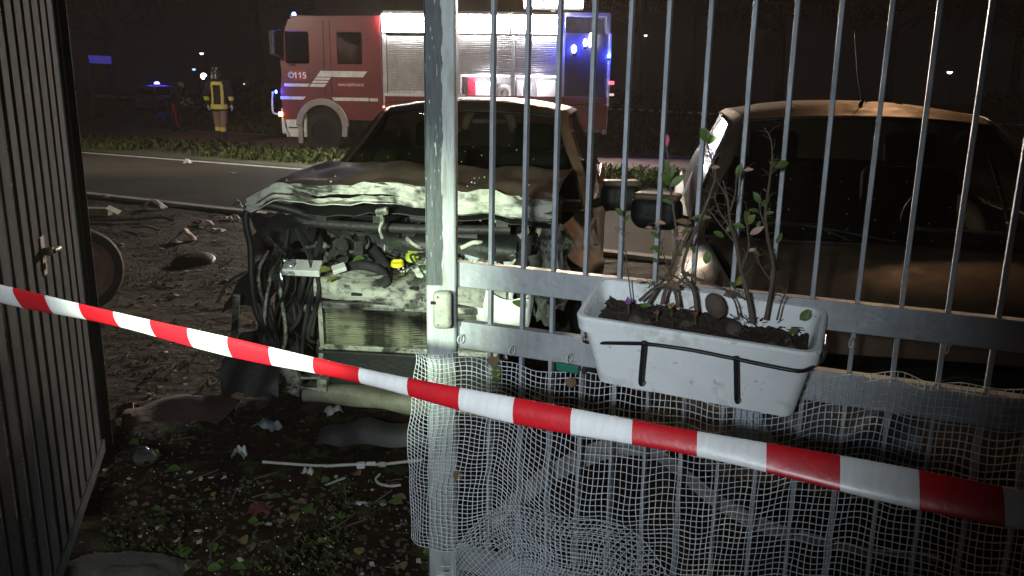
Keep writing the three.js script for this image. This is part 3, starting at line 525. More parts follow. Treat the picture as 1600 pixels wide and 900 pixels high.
function carFront(t, o) {
  const P = o.paint;
  obj('bonnet', [patch([hoodRow(-0.02, 0.66, 0.50, 0.035, 0.10), hoodRow(-0.12, 0.745, 0.56, 0.045, 0.11), hoodRow(-0.32, 0.82, 0.61, 0.05, 0.11), hoodRow(-0.58, 0.872, 0.655, 0.045, 0.12), hoodRow(-0.80, 0.90, 0.70, 0.02, 0.15)], 24, 20, 0.006)], P, t);
  for (const s of [-1, 1]) {
    const cols = [-0.24, -0.40, -0.62, -0.84, -1.075], top = [[0.60, 0.755], [0.635, 0.81], [0.672, 0.853], [0.70, 0.882], [0.745, 0.905]], mid = [[0.755, 0.66], [0.80, 0.71], [0.825, 0.745], [0.825, 0.75], [0.815, 0.74]], low = [[0.79, 0.46], [0.828, 0.575], [0.84, 0.635], [0.835, 0.575], [0.815, 0.28]];
    const rows = [top, mid, low].map((r) => r.map(([x, y], i) => [s * x, y, cols[i]]));
    obj('wing', [patch(rows, 18, 12, -s * 0.006)], P, t);
    const hl = obj('headlight', [patch([[[s * 0.44, 0.685, -0.035], [s * 0.60, 0.745, -0.16], [s * 0.655, 0.79, -0.28]], [[s * 0.48, 0.62, 0.0], [s * 0.66, 0.66, -0.10], [s * 0.745, 0.70, -0.235]], [[s * 0.50, 0.575, 0.005], [s * 0.68, 0.58, -0.09], [s * 0.775, 0.60, -0.235]]], 10, 8, -s * 0.006)], M.lens, t);
    obj('reflector', [lathe([[0.02, -0.05], [0.05, -0.03], [0.075, 0.0], [0.08, 0.012]], 18, [s * 0.60, 0.655, -0.13], [Math.PI / 2, s * 0.35, 0])], M.chrome, hl);
  }
  const bp = [-0.80, -0.745, -0.45, 0, 0.45, 0.745, 0.80], bz = [-0.30, -0.10, 0.015, 0.045, 0.015, -0.10, -0.30];
  const row = (y, k, dz) => bp.map((x, i) => [x * k, y, bz[i] + dz]);
  const bumper = obj('bumper', [patch([row(0.60, 0.985, -0.02), row(0.52, 1.01, 0.03), row(0.40, 1.015, 0.035), row(0.27, 1.0, 0.0), row(0.21, 0.97, -0.04)], 30, 12, 0.008)], P, t);
  obj('lower_grille', [bx(0.8, 0.09, 0.01, [0, 0.34, 0.088], [0, 0, 0], 0.004)], M.black, bumper);
  const gr = obj('grille', [put(ext(ellipse(0.30, 0.045), 0.012, 0.004), [0, 0.635, 0.02])], M.black, t);
  obj('badge', [put(ext(ellipse(0.075, 0.032), 0.012, 0.004), [0, 0.635, 0.036])], M.darkSteel, gr);
  obj('badge_rim', [put(new THREE.TorusGeometry(0.075, 0.005, 6, 30).scale(1, 0.43, 1), [0, 0.635, 0.052])], M.chrome, gr);
}
function ellipse(a, b) { const s = new THREE.Shape(); s.absellipse(0, 0, a, b, 0, Math.PI * 2); return s; }
// small bright crumbs of broken glass lying on a sheet
function crumbs(n, where, s0, s1) { const g = []; for (let k = 0; k < n; k++) { const p = where(), s = rr(s0, s1); g.push(put(new THREE.TetrahedronGeometry(s), p, [rr(0, 6), rr(0, 6), rr(0, 6)])); } return g; }
const wsAt = (u, v) => { const hw = lerp(0.70, 0.55, v), x = lerp(-1, 1, u) * hw, k = (x / hw) ** 2; return [x, lerp(0.92, 1.392, v) - 0.03 * k + 0.012, lerp(-0.81, TOPZ + 0.045, v) - lerp(0.15, 0.06, v) * k + 0.01 + 0.02 * Math.sin(v * 3.14)]; };

const RIGHT = { p: V(1.36, 0, -2.42), a: -0.185 }, WRECK = { p: V(-0.46, -0.02, -3.40), a: -0.115 };
{
  const t = thing('hatchback_car', 'tan hatchback with a roof aerial parked right behind the gate bars', 'car', [RIGHT.p.x + 0.04, 0, RIGHT.p.z], RIGHT.a); t.scale.x = 1.06;
  carBody(t, { paint: M.gold }); carFront(t, { paint: M.gold });
  obj('aerial', [rod([0, 1.44, -1.86], [0.02, 1.475, -1.90], 0.012, 10, 0.008), tube([[0.015, 1.47, -1.89], [0.0, 1.6, -1.98], [-0.01, 1.82, -2.12]], 0.0028, 10, 6)], M.plastic, t);
  stuff(obj('glass_crumbs', crumbs(42, () => wsAt(rr(0.1, 0.98), rr(0.03, 0.55) ** 1.2), 0.0015, 0.0045), M.silver, t));
  for (const s of [-0.30, 0.25]) { const w = obj('wiper', [tube([[s + 0.28, 0.93, -0.84], [s, 0.965, -0.90], [s - 0.28, 0.99, -0.97]].map(([x, y, z]) => [x, y + 0.004, z + 0.03 - 0.1 * Math.abs(x) ** 2]), 0.006, 14, 5)], M.plastic, t); obj('wiper_arm', [rod([s + 0.16, 0.91, -0.82], [s + 0.02, 0.965, -0.87], 0.006)], M.plastic, w); }
  const lf = (q) => obj('fallen_leaf', [leafGeo(0.016, 0.032, q[3])].map((g) => put(g, q.slice(0, 3), [rr(-0.3, 0.3), rr(0, 6), rr(-0.3, 0.3)])), M.leafBrown, t);
  for (const q of [[-0.3, 1.447, -1.86, 1], [0.05, 1.46, -2.0, 1], [-0.4, 0.86, -0.6, 1], [0.2, 1.455, -1.9, 1], [-0.55, 0.845, -0.55, 1]]) lf(q);
}
function leafGeo(w, l) {           // a leaf blade folded along its rib
  const n = 6, pos = [], idx = [];
  for (let i = 0; i <= n; i++) { const t = i / n, k = Math.sin(Math.PI * Math.min(1, t * 0.95 + 0.03)) ** 0.8 * w, y = 0.25 * l * t * (1 - t); pos.push(-k, y + k * 0.35, t * l, 0, y, t * l, k, y + k * 0.35, t * l); }
  for (let i = 0; i < n; i++) { const a = i * 3; idx.push(a, a + 3, a + 1, a + 1, a + 3, a + 4, a + 1, a + 4, a + 2, a + 2, a + 4, a + 5); }
  const g = new THREE.BufferGeometry(); g.setAttribute('position', new THREE.Float32BufferAttribute(pos, 3)); g.setIndex(idx); g.computeVertexNormals(); return g;
}
// ---------- the wrecked car: front torn off, engine bay open ----------
{
  const t = thing('wrecked_car', 'wrecked tan hatchback with torn-off front and open engine bay left of the gate post', 'car', [WRECK.p.x, WRECK.p.y, WRECK.p.z], WRECK.a);
  carBody(t, { paint: M.gold, mirrors: [1], steer: 0.3 });
  const add = (n, g, m, label, parent = t) => obj(n, [].concat(g), m, parent, label);
  // bonnet, sprung up and buckled: outer skin, front lip, inner frame
  const tri = (x) => Math.abs(((x % 1) + 1) % 1 - 0.5) * 2 - 0.5;
  const fold = ([x, y, z], u, v) => [x, y - 0.9 * Math.max(0, -0.48 - x) ** 1.6 * (1 - v) + 0.014 * tri(x * 2.3 + 0.2) * (1 - v) + 0.012 * tri(x * 3.1 + v * 2.2) + 0.008 * tri(v * 3 - x * 1.7) + 0.03 * Math.exp(-(((x + 0.12) / 0.16) ** 2)) * Math.exp(-(((v - 0.42) / 0.22) ** 2)) - 0.02 * Math.exp(-(((x - 0.27) / 0.05) ** 2)) + 0.006 * Math.sin(x * 9 + v * 6) * v + 0.004 * Math.sin(x * 31 - v * 9) * v, z + 0.006 * Math.sin(x * 15)];
  const br = (z, y, hw, c, s, t2 = 0) => [-1, -0.6, 0, 0.6, 1].map((k) => [k * hw, y + c * (1 - k * k) + t2 * k, z - s * k * k]);
  const hood = add('bonnet', patch([br(0.10, 1.10, 0.63, 0.04, 0.02, -0.005), br(-0.08, 1.12, 0.645, 0.035, 0.03), br(-0.35, 1.14, 0.655, 0.02, 0.05), br(-0.62, 1.15, 0.67, 0.01, 0.08), br(-0.80, 1.11, 0.69, 0.0, 0.14)], 40, 30, 0.004, fold), M.gold, 'buckled bonnet sprung up at its front edge');
  const lipBend = ([x, y, z], u, v) => [x, y - 0.9 * Math.max(0, -0.48 - x) ** 1.6 + 0.016 * tri(x * 2.3 + 0.2) + 0.008 * tri(x * 7.7 + v) + 0.004 * Math.sin(x * 9) + 0.002 * Math.sin(x * 37 + v * 3) - 0.02 * Math.exp(-(((x - 0.27) / 0.05) ** 2)) + 0.006 * Math.exp(-(((x + 0.05) / 0.03) ** 2)) - 0.012 * v * Math.sin(x * 5), z + 0.02 * tri(x * 3.9 + 0.3) + 0.008 * tri(x * 11 + v * 2)];
  obj('bonnet_lip', [patch([br(0.104, 1.103, 0.64, 0.04, 0.02, -0.005), br(0.128, 1.060, 0.645, 0.035, 0.03, -0.008)], 60, 4, 0.004, lipBend), patch([br(0.1285, 1.058, 0.645, 0.035, 0.03, -0.008), br(0.118, 1.036, 0.65, 0.03, 0.03, -0.012)], 60, 3, 0.004, lipBend), patch([br(0.117, 1.034, 0.65, 0.03, 0.03, -0.012), br(0.05, 1.028, 0.64, 0.03, 0.04, -0.02)], 60, 3, 0.004, lipBend)], M.paleSheet, hood, 'bare pale inner lip along the front edge of the bonnet');
  obj('bonnet_frame', [patch([br(0.06, 0.985, 0.62, 0.03, 0.03), br(-0.15, 1.01, 0.62, 0.02, 0.05), br(-0.5, 1.02, 0.64, 0.01, 0.08)], 24, 12, 0.004, lipBend), ...[-0.35, -0.1, 0.2, 0.42].map((x) => bar([x, 0.985, 0.02], [x * 0.9 + 0.04, 0.975, -0.5], 0.03, 0.05)), tube([[-0.6, 0.975, -0.02], [-0.3, 0.955, 0.0], [0.1, 0.95, 0.01], [0.45, 0.955, -0.02]], 0.022, 18, 6)], M.darkSteel, hood, 'dark ribbed frame on the underside of the bonnet');
  obj('latch', [tube([[-0.06, 1.03, 0.13], [-0.05, 1.0, 0.145], [-0.062, 0.965, 0.14], [-0.058, 0.925, 0.12]], 0.007, 14, 6), bx(0.05, 0.03, 0.03, [-0.055, 1.035, 0.125], [0.2, 0, 0.2], 0.006)], M.paleSheet, hood);
  // left corner: headlamp surround hanging, broken lamp, torn wing and arch liner
  add('headlamp_surround', [tube([[-0.63, 1.05, 0.08], [-0.645, 0.98, 0.10], [-0.63, 0.86, 0.10], [-0.625, 0.72, 0.12], [-0.61, 0.58, 0.12], [-0.56, 0.46, 0.1]], 0.016, 30, 6), tube([[-0.63, 1.04, 0.06], [-0.52, 1.03, 0.05], [-0.40, 0.985, 0.0], [-0.31, 0.90, -0.1]], 0.02, 20, 6), patch([[[-0.63, 0.99, 0.09], [-0.52, 1.0, 0.07], [-0.36, 0.95, 0.0]], [[-0.63, 0.93, 0.05], [-0.55, 0.95, 0.0], [-0.42, 0.9, -0.1]], [[-0.6, 0.86, -0.02], [-0.52, 0.86, -0.06], [-0.45, 0.84, -0.14]]], 10, 10, 0.004, ([x, y, z], u, v) => [x, y + 0.012 * Math.sin(u * 14 + v * 5), z])], M.plastic, 'black torn headlamp surround hanging at the left corner');
  const lamp = add('headlight', [patch([[[-0.60, 0.80, 0.02], [-0.54, 0.83, 0.05], [-0.47, 0.80, 0.05]], [[-0.60, 0.74, 0.04], [-0.53, 0.73, 0.09], [-0.46, 0.73, 0.06]], [[-0.59, 0.68, 0.03], [-0.53, 0.655, 0.06], [-0.47, 0.68, 0.04]]], 8, 8, 0.006, ([x, y, z], u, v) => [x + 0.006 * Math.sin(v * 20), y + 0.008 * Math.sin(u * 15), z + 0.012 * Math.sin(u * 9 + v * 13)])], M.lens, 'broken clear headlight dangling in the left corner');
  obj('reflector', [put(lathe([[0.012, -0.05], [0.04, -0.03], [0.062, 0.005], [0.066, 0.02]], 20, [-0.535, 0.725, 0.0], [Math.PI / 2 - 0.3, -0.2, 0.2]))], M.chrome, lamp);
  obj('lens_shard', [bx(0.012, 0.10, 0.008, [-0.53, 0.865, 0.07], [0.1, 0, 0.75], 0.002), bx(0.03, 0.05, 0.004, [-0.56, 0.90, 0.04], [0.3, 0.4, -0.4]), bx(0.04, 0.035, 0.004, [-0.485, 0.84, 0.05], [0.1, -0.5, 0.3])], M.lens, lamp);
  for (const s of [-1]) add('wing', patch([[[-0.66, 0.86, -0.28], [-0.69, 0.90, -0.6], [-0.75, 0.905, -1.07]], [[-0.80, 0.78, -0.22], [-0.83, 0.76, -0.62], [-0.815, 0.74, -1.07]], [[-0.81, 0.62, -0.20], [-0.845, 0.64, -0.62], [-0.815, 0.28, -1.07]]], 22, 16, 0.006, ([x, y, z], u, v) => [x - 0.05 * Math.exp(-((u / 0.25) ** 2)) * Math.sin(v * 5 + 1), y + 0.03 * Math.exp(-((u / 0.3) ** 2)) * Math.sin(v * 9), z + 0.03 * Math.sin(v * 7) * (1 - u)]), M.gold, 'torn left wing of the wreck');
  add('arch_liner', [patch([[[-0.80, 0.56, 0.06], [-0.70, 0.60, 0.05], [-0.60, 0.60, 0.02]], [[-0.77, 0.68, -0.08], [-0.68, 0.71, -0.12], [-0.58, 0.70, -0.15]], [[-0.74, 0.74, -0.30], [-0.66, 0.76, -0.34], [-0.58, 0.74, -0.36]]], 8, 12, 0.005, ([x, y, z], u, v) => [x, y + 0.01 * Math.sin(v * 17 + u * 6), z]), tube([[-0.82, 0.60, 0.05], [-0.79, 0.68, -0.0], [-0.735, 0.715, -0.05], [-0.68, 0.72, -0.06]], 0.007, 16, 5)], M.plastic);
  add('bent_panel', patch([[[-0.71, 0.66, 0.12], [-0.675, 0.665, 0.13]], [[-0.715, 0.56, 0.13], [-0.68, 0.56, 0.145]], [[-0.73, 0.49, 0.12], [-0.695, 0.47, 0.14]], [[-0.745, 0.44, 0.10], [-0.73, 0.43, 0.11]]], 4, 12, 0.004), M.greySheet, 'pale torn strip of wing hanging at the left');
  add('side_frame', [tube([[-0.63, 0.62, 0.12], [-0.60, 0.63, 0.13], [-0.585, 0.55, 0.13], [-0.605, 0.47, 0.12]], 0.008, 14, 5), bx(0.03, 0.16, 0.02, [-0.565, 0.53, 0.08], [0, 0, 0.12], 0.006), bx(0.05, 0.32, 0.12, [-0.52, 0.52, -0.08], [0, 0, 0.05], 0.01), bx(0.12, 0.24, 0.12, [-0.45, 0.52, -0.18], [0, 0.2, 0], 0.02)], M.darkSteel);
  // radiator support, radiator, cross-member
  const crease = ([x, y, z], u, v) => [x, y + 0.008 * Math.sin(x * 19 + v * 4) - 0.012 * Math.exp(-(((x - 0.02) / 0.1) ** 2)), z + 0.012 * Math.sin(x * 15 + v * 3)];
  const pan = add('radiator_support', [patch([[[-0.44, 0.735, -0.26], [0, 0.745, -0.24], [0.44, 0.74, -0.26]], [[-0.42, 0.725, -0.10], [0, 0.73, -0.07], [0.44, 0.73, -0.1]], [[-0.40, 0.69, -0.01], [0, 0.69, 0.03], [0.44, 0.70, 0.0]], [[-0.40, 0.635, 0.0], [0, 0.63, 0.04], [0.44, 0.635, 0.01]]], 36, 16, 0.005, crease)], M.greySheet, 'dented grey radiator support panel across the front');
  obj('bolt', [cyl(0.012, 0.012, 0.01, [-0.055, 0.668, 0.045], [Math.PI / 2, 0, 0], 12)], M.silver, pan);
  for (const [x, y, w, h] of [[0.085, 0.655, 0.006, 0.02], [0.2, 0.675, 0.006, 0.03], [0.28, 0.66, 0.03, 0.012], [-0.2, 0.66, 0.05, 0.012], [0.05, 0.70, 0.035, 0.01], [0.36, 0.665, 0.012, 0.02]]) obj('slot', [bx(w, h, 0.012, [x, y, 0.038 - Math.abs(x) * 0.06])], M.black, pan);
  for (const g of [bx(0.06, 0.04, 0.03, [0.14, 0.74, -0.02], [0, 0.3, 0.1], 0.004), bx(0.10, 0.015, 0.03, [-0.12, 0.735, 0.0], [0, 0, 0.1], 0.004), bx(0.03, 0.05, 0.02, [0.05, 0.745, -0.06], [0, 0, 0.5], 0.004)]) obj('bracket', [g], M.paleSheet, pan);
  const rad = add('radiator', [bx(0.76, 0.03, 0.04, [0.02, 0.605, 0.005], [0, 0, 0.004], 0.006), bx(0.022, 0.21, 0.04, [-0.37, 0.51, 0.0], [0, 0, 0.02], 0.004), bx(0.03, 0.21, 0.05, [0.40, 0.5, 0.0], [0, 0, 0], 0.004), bx(0.76, 0.025, 0.04, [0.02, 0.415, 0.0], [0, 0, 0], 0.005), bx(0.74, 0.19, 0.01, [0.02, 0.51, -0.012])], M.steel, 'fin radiator behind the radiator support');
  const fins = []; for (let k = 0; k < 25; k++) fins.push(bx(0.74, 0.0024, 0.022, [0.02, 0.425 + k * 0.0068, 0.005 + 0.002 * Math.sin(k * 2.3)], [0.15 * Math.sin(k * 5.1) + 0.2, 0, 0.002 * Math.sin(k * 3.7)]));
  stuff(obj('cooling_fins', fins, mat([0.34, 0.36, 0.26], { map: rep(grimeTex, 1.3), roughness: 0.55, metalness: 0.3 }), rad));
  add('fan_shroud', [bx(0.8, 0.17, 0.06, [0.02, 0.32, -0.03], [0.1, 0, 0], 0.01), bx(0.82, 0.012, 0.03, [0.02, 0.395, 0.02], [0, 0, 0], 0.003)], M.plastic);
  add('cross_member', [patch([[[-0.46, 0.225, -0.06], [0, 0.215, -0.04], [0.44, 0.205, -0.05]], [[-0.46, 0.225, 0.02], [0, 0.215, 0.045], [0.44, 0.2, 0.03]], [[-0.46, 0.165, 0.03], [0, 0.155, 0.05], [0.44, 0.14, 0.04]], [[-0.46, 0.145, -0.03], [0, 0.14, -0.01], [0.44, 0.125, -0.02]]], 26, 9, 0.004, crease), cyl(0.007, 0.007, 0.006, [0.02, 0.185, 0.052], [Math.PI / 2, 0, 0], 8)], mat([0.27, 0.27, 0.20], { map: rep(dustTex, 3), roughness: 0.6, bumpMap: rep(bumpTex, 5), bumpScale: 0.004 }), 'bare lower cross-member');
  add('tow_bracket', [ext([[-0.545, 0.21], [-0.475, 0.19], [-0.465, 0.25], [-0.49, 0.33], [-0.47, 0.355], [-0.545, 0.355], [-0.555, 0.30], [-0.525, 0.275], [-0.525, 0.235]], 0.03, 0.004, [0, 0, 0.02])], M.steel);
  add('frame_end', [bx(0.09, 0.012, 0.05, [-0.42, 0.275, 0.02], [0, 0, 0.05], 0.003), bx(0.09, 0.012, 0.05, [-0.42, 0.225, 0.02], [0, 0, -0.02], 0.003), bx(0.045, 0.06, 0.05, [-0.365, 0.245, 0.03], [0, 0, 0], 0.004), bx(0.02, 0.13, 0.02, [-0.375, 0.345, 0.01], [0, 0, 0], 0.002), bx(0.05, 0.035, 0.03, [-0.43, 0.585, 0.0], [0, 0, 0.2], 0.006)], M.steel);
  // engine bay
  const wallB = ([x, y, z]) => [x, y + 0.006 * Math.sin(x * 23), z + 0.02 * Math.sin(x * 9 + y * 14)];
  add('bulkhead', [patch([[[-0.62, 1.0, -0.78], [0, 1.0, -0.74], [0.62, 1.0, -0.78]], [[-0.62, 0.8, -0.76], [0, 0.8, -0.72], [0.62, 0.8, -0.76]], [[-0.62, 0.5, -0.72], [0, 0.5, -0.7], [0.62, 0.5, -0.72]]], 20, 14, 0.006, wallB)], M.paleSheet, 'pale bulkhead at the back of the engine bay');
  add('insulation', [patch([[[-0.30, 0.97, -0.70], [-0.1, 0.975, -0.66], [0.12, 0.96, -0.66]], [[-0.30, 0.88, -0.68], [-0.1, 0.875, -0.63], [0.10, 0.87, -0.64]]], 12, 8, 0.02, wallB), bx(0.34, 0.02, 0.12, [0.25, 0.86, -0.60], [0.2, 0, -0.06], 0.006), patch([[[-0.6, 0.95, -0.6], [-0.5, 0.97, -0.64], [-0.34, 0.95, -0.7]], [[-0.58, 0.8, -0.56], [-0.5, 0.8, -0.6], [-0.36, 0.78, -0.66]]], 8, 8, 0.01, wallB)], M.darkSteel);
  add('slam_beam', [patch([[[-0.26, 0.925, -0.30], [0.05, 0.895, -0.26], [0.46, 0.875, -0.26]], [[-0.28, 0.895, -0.22], [0.05, 0.865, -0.18], [0.46, 0.845, -0.18]], [[-0.28, 0.85, -0.22], [0.05, 0.815, -0.18], [0.46, 0.795, -0.19]]], 24, 9, 0.012, crease), bx(0.13, 0.03, 0.03, [0.22, 0.89, -0.22], [0, 0, -0.03], 0.006), cyl(0.035, 0.045, 0.10, [0.12, 0.925, -0.32], [0, 0, 1.4], 14), tube([[-0.42, 0.94, -0.35], [-0.2, 0.955, -0.33], [0.1, 0.935, -0.3]], 0.03, 16, 8), bx(0.04, 0.03, 0.03, [-0.1, 0.955, -0.3], [0, 0, 0.3], 0.006)], M.plastic, 'black plastic beam fallen across the engine bay');
  add('airbox', [put(new RoundedBoxGeometry(0.30, 0.15, 0.2, 2, 0.02), [-0.17, 0.80, -0.40], [0.05, 0.1, -0.03]), put(new RoundedBoxGeometry(0.16, 0.1, 0.14, 2, 0.02), [-0.36, 0.78, -0.36], [0.1, 0.4, 0.1]), ...[-0.26, -0.2, -0.14, -0.08].map((x) => bx(0.012, 0.155, 0.205, [x, 0.80, -0.40], [0.05, 0.1, -0.03]))], M.plastic);
  add('engine_block', [put(new RoundedBoxGeometry(0.52, 0.2, 0.3, 2, 0.03), [0.02, 0.70, -0.48]), put(new RoundedBoxGeometry(0.3, 0.05, 0.2, 2, 0.02), [0.03, 0.815, -0.48], [0.08, 0, 0]), ...[0, 1, 2, 3].map((k) => tube([[-0.12 + k * 0.09, 0.70, -0.33], [-0.12 + k * 0.09, 0.76, -0.28], [-0.1 + k * 0.09, 0.80, -0.34]], 0.022, 10, 8))], M.darkSteel, 'dark engine block');
  for (const s of [-1, 1]) add('strut_tower', lathe([[0, 0.06], [0.05, 0.06], [0.09, 0.03], [0.12, -0.1]], 18, [s * 0.55, 0.84, -0.6]), M.greySheet);
  const bat = add('battery', [put(new RoundedBoxGeometry(0.115, 0.12, 0.12, 1, 0.008), [0.375, 0.79, -0.30]), put(new RoundedBoxGeometry(0.09, 0.1, 0.12, 1, 0.008), [0.26, 0.785, -0.30])], mat([0.5, 0.58, 0.6], { roughness: 0.5, map: rep(wearTex, 5) }), 'pale blue-grey battery boxes right of the post');
  obj('terminal', [cyl(0.012, 0.014, 0.03, [0.36, 0.865, -0.29]), bx(0.05, 0.012, 0.03, [0.37, 0.875, -0.29], [0, 0.3, 0], 0.003), cyl(0.01, 0.012, 0.025, [0.28, 0.85, -0.29]), bx(0.02, 0.10, 0.004, [0.318, 0.785, -0.235])], M.paleSheet, bat);
  add('washer_bottle', [put(new RoundedBoxGeometry(0.16, 0.13, 0.1, 3, 0.03), [0.39, 0.585, -0.02], [0, 0, 0.08]), cyl(0.028, 0.028, 0.07, [0.44, 0.68, -0.05], [0, 0, -0.2], 14), patch([[[0.36, 0.70, 0.02], [0.45, 0.68, 0.05], [0.56, 0.70, 0.0]], [[0.35, 0.61, 0.05], [0.44, 0.58, 0.08], [0.55, 0.62, 0.02]], [[0.37, 0.53, 0.03], [0.45, 0.50, 0.06], [0.53, 0.54, 0.0]]], 8, 8, 0.006, wallB)], mat([0.78, 0.82, 0.78], { roughness: 0.5 }), 'white washer bottle lit bright beside the post');
  add('oil_cap', [cyl(0.027, 0.03, 0.018, [-0.055, 0.775, -0.10], [0.2, 0, 0], 16), bx(0.04, 0.012, 0.012, [-0.055, 0.787, -0.10], [0.2, 0.3, 0], 0.003)], M.yellow);
  add('filler_cap', [cyl(0.032, 0.036, 0.022, [0.0, 0.795, -0.17], [0.35, 0, 0], 18), cyl(0.022, 0.022, 0.03, [0.0, 0.805, -0.165], [0.35, 0, 0], 14)], M.lime);
  add('fuse_box', [put(new RoundedBoxGeometry(0.12, 0.05, 0.1, 1, 0.01), [0.08, 0.765, -0.13], [0.1, 0.2, 0]), put(new RoundedBoxGeometry(0.1, 0.03, 0.08, 1, 0.01), [0.09, 0.80, -0.2], [0.3, -0.3, 0.1])], M.paleSheet);
  const hose = (pts, r = 0.016, m = M.rubber, n = 'hose') => add(n, tube(pts, r, 26, 7), m);
  hose([[-0.30, 0.74, -0.14], [-0.2, 0.77, -0.05], [-0.12, 0.755, -0.04], [-0.07, 0.72, 0.02], [-0.09, 0.70, 0.03]], 0.02);
  hose([[-0.2, 0.80, -0.25], [-0.12, 0.77, -0.12], [-0.1, 0.745, -0.08]], 0.022);
  hose([[0.2, 0.84, -0.3], [0.16, 0.80, -0.15], [0.2, 0.76, -0.06], [0.3, 0.75, -0.1]], 0.01);
  hose([[-0.5, 0.9, -0.3], [-0.42, 0.84, -0.15], [-0.44, 0.74, -0.02], [-0.47, 0.6, 0.02]], 0.014);
  hose([[0.44, 0.93, -0.35], [0.5, 0.86, -0.18], [0.49, 0.76, -0.06], [0.52, 0.66, 0.03]], 0.03, M.darkSteel, 'duct');
  for (let k = 0; k < 9; k++) { const x = rr(0.02, 0.18), z = -0.1 + rr(-0.06, 0.04); hose([[x, 0.755, z], [x + rr(-0.06, 0.08), 0.80 + rr(0, 0.04), z + 0.02], [x + rr(0.02, 0.12), 0.79, z - 0.03], [x + rr(0.05, 0.14), 0.755, z + rr(-0.02, 0.03)]], rr(0.003, 0.007), k % 3 ? M.paleSheet : M.rubber, 'cable'); }
  for (let k = 0; k < 8; k++) { const x = rr(0.42, 0.6); hose([[x, 0.93, -0.3], [x + rr(-0.06, 0.06), 0.84, -0.2 + rr(-0.05, 0.1)], [x + rr(-0.05, 0.05), 0.72, -0.1], [x + rr(-0.06, 0.06), 0.6, 0.02]], rr(0.004, 0.009), k % 2 ? M.paleSheet : M.darkSteel, 'cable'); }
  add('foam_pad', [bx(0.16, 0.03, 0.09, [-0.44, 0.765, 0.02], [0.35, 0.15, -0.05], 0.004), bx(0.06, 0.02, 0.05, [-0.285, 0.765, 0.0], [0.3, 0.5, 0.3], 0.004)], M.white, 'pale foam pads in the left corner of the bay');
  // torn metal at the right front corner
  const tear = ([x, y, z], u, v) => [x + 0.02 * Math.sin(v * 11), y + 0.012 * Math.sin(u * 9), z + 0.03 * Math.sin(u * 7 + v * 8)];
  add('wing', [patch([[[0.60, 0.90, -0.12], [0.66, 0.93, -0.5], [0.745, 0.905, -1.07]], [[0.74, 0.80, -0.10], [0.80, 0.79, -0.55], [0.815, 0.74, -1.07]], [[0.77, 0.66, -0.16], [0.835, 0.64, -0.6], [0.815, 0.28, -1.07]]], 20, 14, -0.006, tear)], M.gold, 'crushed right wing of the wreck');
  add('inner_wing', [patch([[[0.56, 1.02, -0.12], [0.62, 1.0, -0.02], [0.69, 0.93, -0.1]], [[0.58, 0.88, -0.02], [0.63, 0.84, 0.04], [0.70, 0.80, -0.04]], [[0.56, 0.72, 0.0], [0.62, 0.66, 0.06], [0.70, 0.62, 0.0]]], 12, 12, 0.005, tear), ...[0, 1, 2, 3].map((k) => bar([0.60 + k * 0.022, 0.92 - k * 0.012, 0.02], [0.615 + k * 0.022, 0.79 - k * 0.01, 0.05], 0.01, 0.01))], M.greySheet);
  add('bent_bracket', [patch([[[0.58, 0.80, 0.06], [0.64, 0.80, 0.09]], [[0.60, 0.72, 0.09], [0.66, 0.71, 0.10]], [[0.56, 0.66, 0.07], [0.62, 0.63, 0.10]], [[0.60, 0.60, 0.08], [0.66, 0.57, 0.09]]], 6, 14, 0.005, tear)], mat([0.45, 0.5, 0.36], { map: rep(dustTex, 4), roughness: 0.6 }));
  // jagged pieces of torn metal and plastic, loose wires and pipes
  const jag = (w, h, bendK) => { const n = 9, pts = []; for (let k = 0; k < n; k++) { const a = k / n * 6.283, r = rr(0.45, 1.1); pts.push([Math.cos(a) * w * r, Math.sin(a) * h * r]); } const g = clean(ext(pts, 0.003, 0)); const p = g.attributes.position; for (let i = 0; i < p.count; i++) { const x = p.getX(i), y = p.getY(i); p.setZ(i, p.getZ(i) + bendK * Math.abs(x) + bendK * 0.7 * Math.abs(y - h * 0.2)); } g.computeVertexNormals(); return g; };
  const tornM = [M.plastic, M.greySheet, M.darkSteel, M.plastic, M.darkSteel, M.steel];
  for (let k = 0; k < 46; k++) { const x = rr(-0.60, 0.66), hi = rnd() < 0.6, y = hi ? rr(0.74, 0.97) : rr(0.26, 0.7), z = hi ? rr(-0.45, 0.02) : (x < -0.4 || x > 0.45 ? rr(-0.15, 0.1) : rr(-0.1, -0.03)), left = x < -0.36; add('torn_piece', put(jag(rr(0.02, 0.09), rr(0.015, 0.05), rr(-0.6, 0.6)), [x, y, z], [rr(-0.9, 0.5), rr(-0.8, 0.8), rr(-1.2, 1.2)]), left ? (k % 3 ? M.plastic : M.darkSteel) : tornM[k % 6]); }
  for (let k = 0; k < 12; k++) { const x = rr(-0.62, -0.42); hose([[x, rr(0.75, 0.95), rr(-0.2, 0.0)], [x + rr(-0.05, 0.08), rr(0.6, 0.75), rr(0, 0.12)], [x + rr(-0.06, 0.1), rr(0.45, 0.6), rr(0.02, 0.12)], [x + rr(-0.05, 0.12), rr(0.3, 0.5), rr(0, 0.1)]], rr(0.003, 0.011), k % 4 ? M.rubber : M.steel, 'cable'); }
  for (let k = 0; k < 14; k++) { const x = rr(-0.4, 0.45), y = rr(0.78, 0.95), z = rr(-0.5, -0.15), L = rr(0.1, 0.3); hose([[x, y, z], [x + L * 0.4, y + rr(-0.03, 0.05), z + rr(-0.03, 0.08)], [x + L * 0.8, y + rr(-0.06, 0.03), z + rr(-0.05, 0.05)], [x + L, y - rr(0.02, 0.1), z]], rr(0.003, 0.012), [M.rubber, M.rubber, M.darkSteel, M.paleSheet][k % 4], 'cable'); }
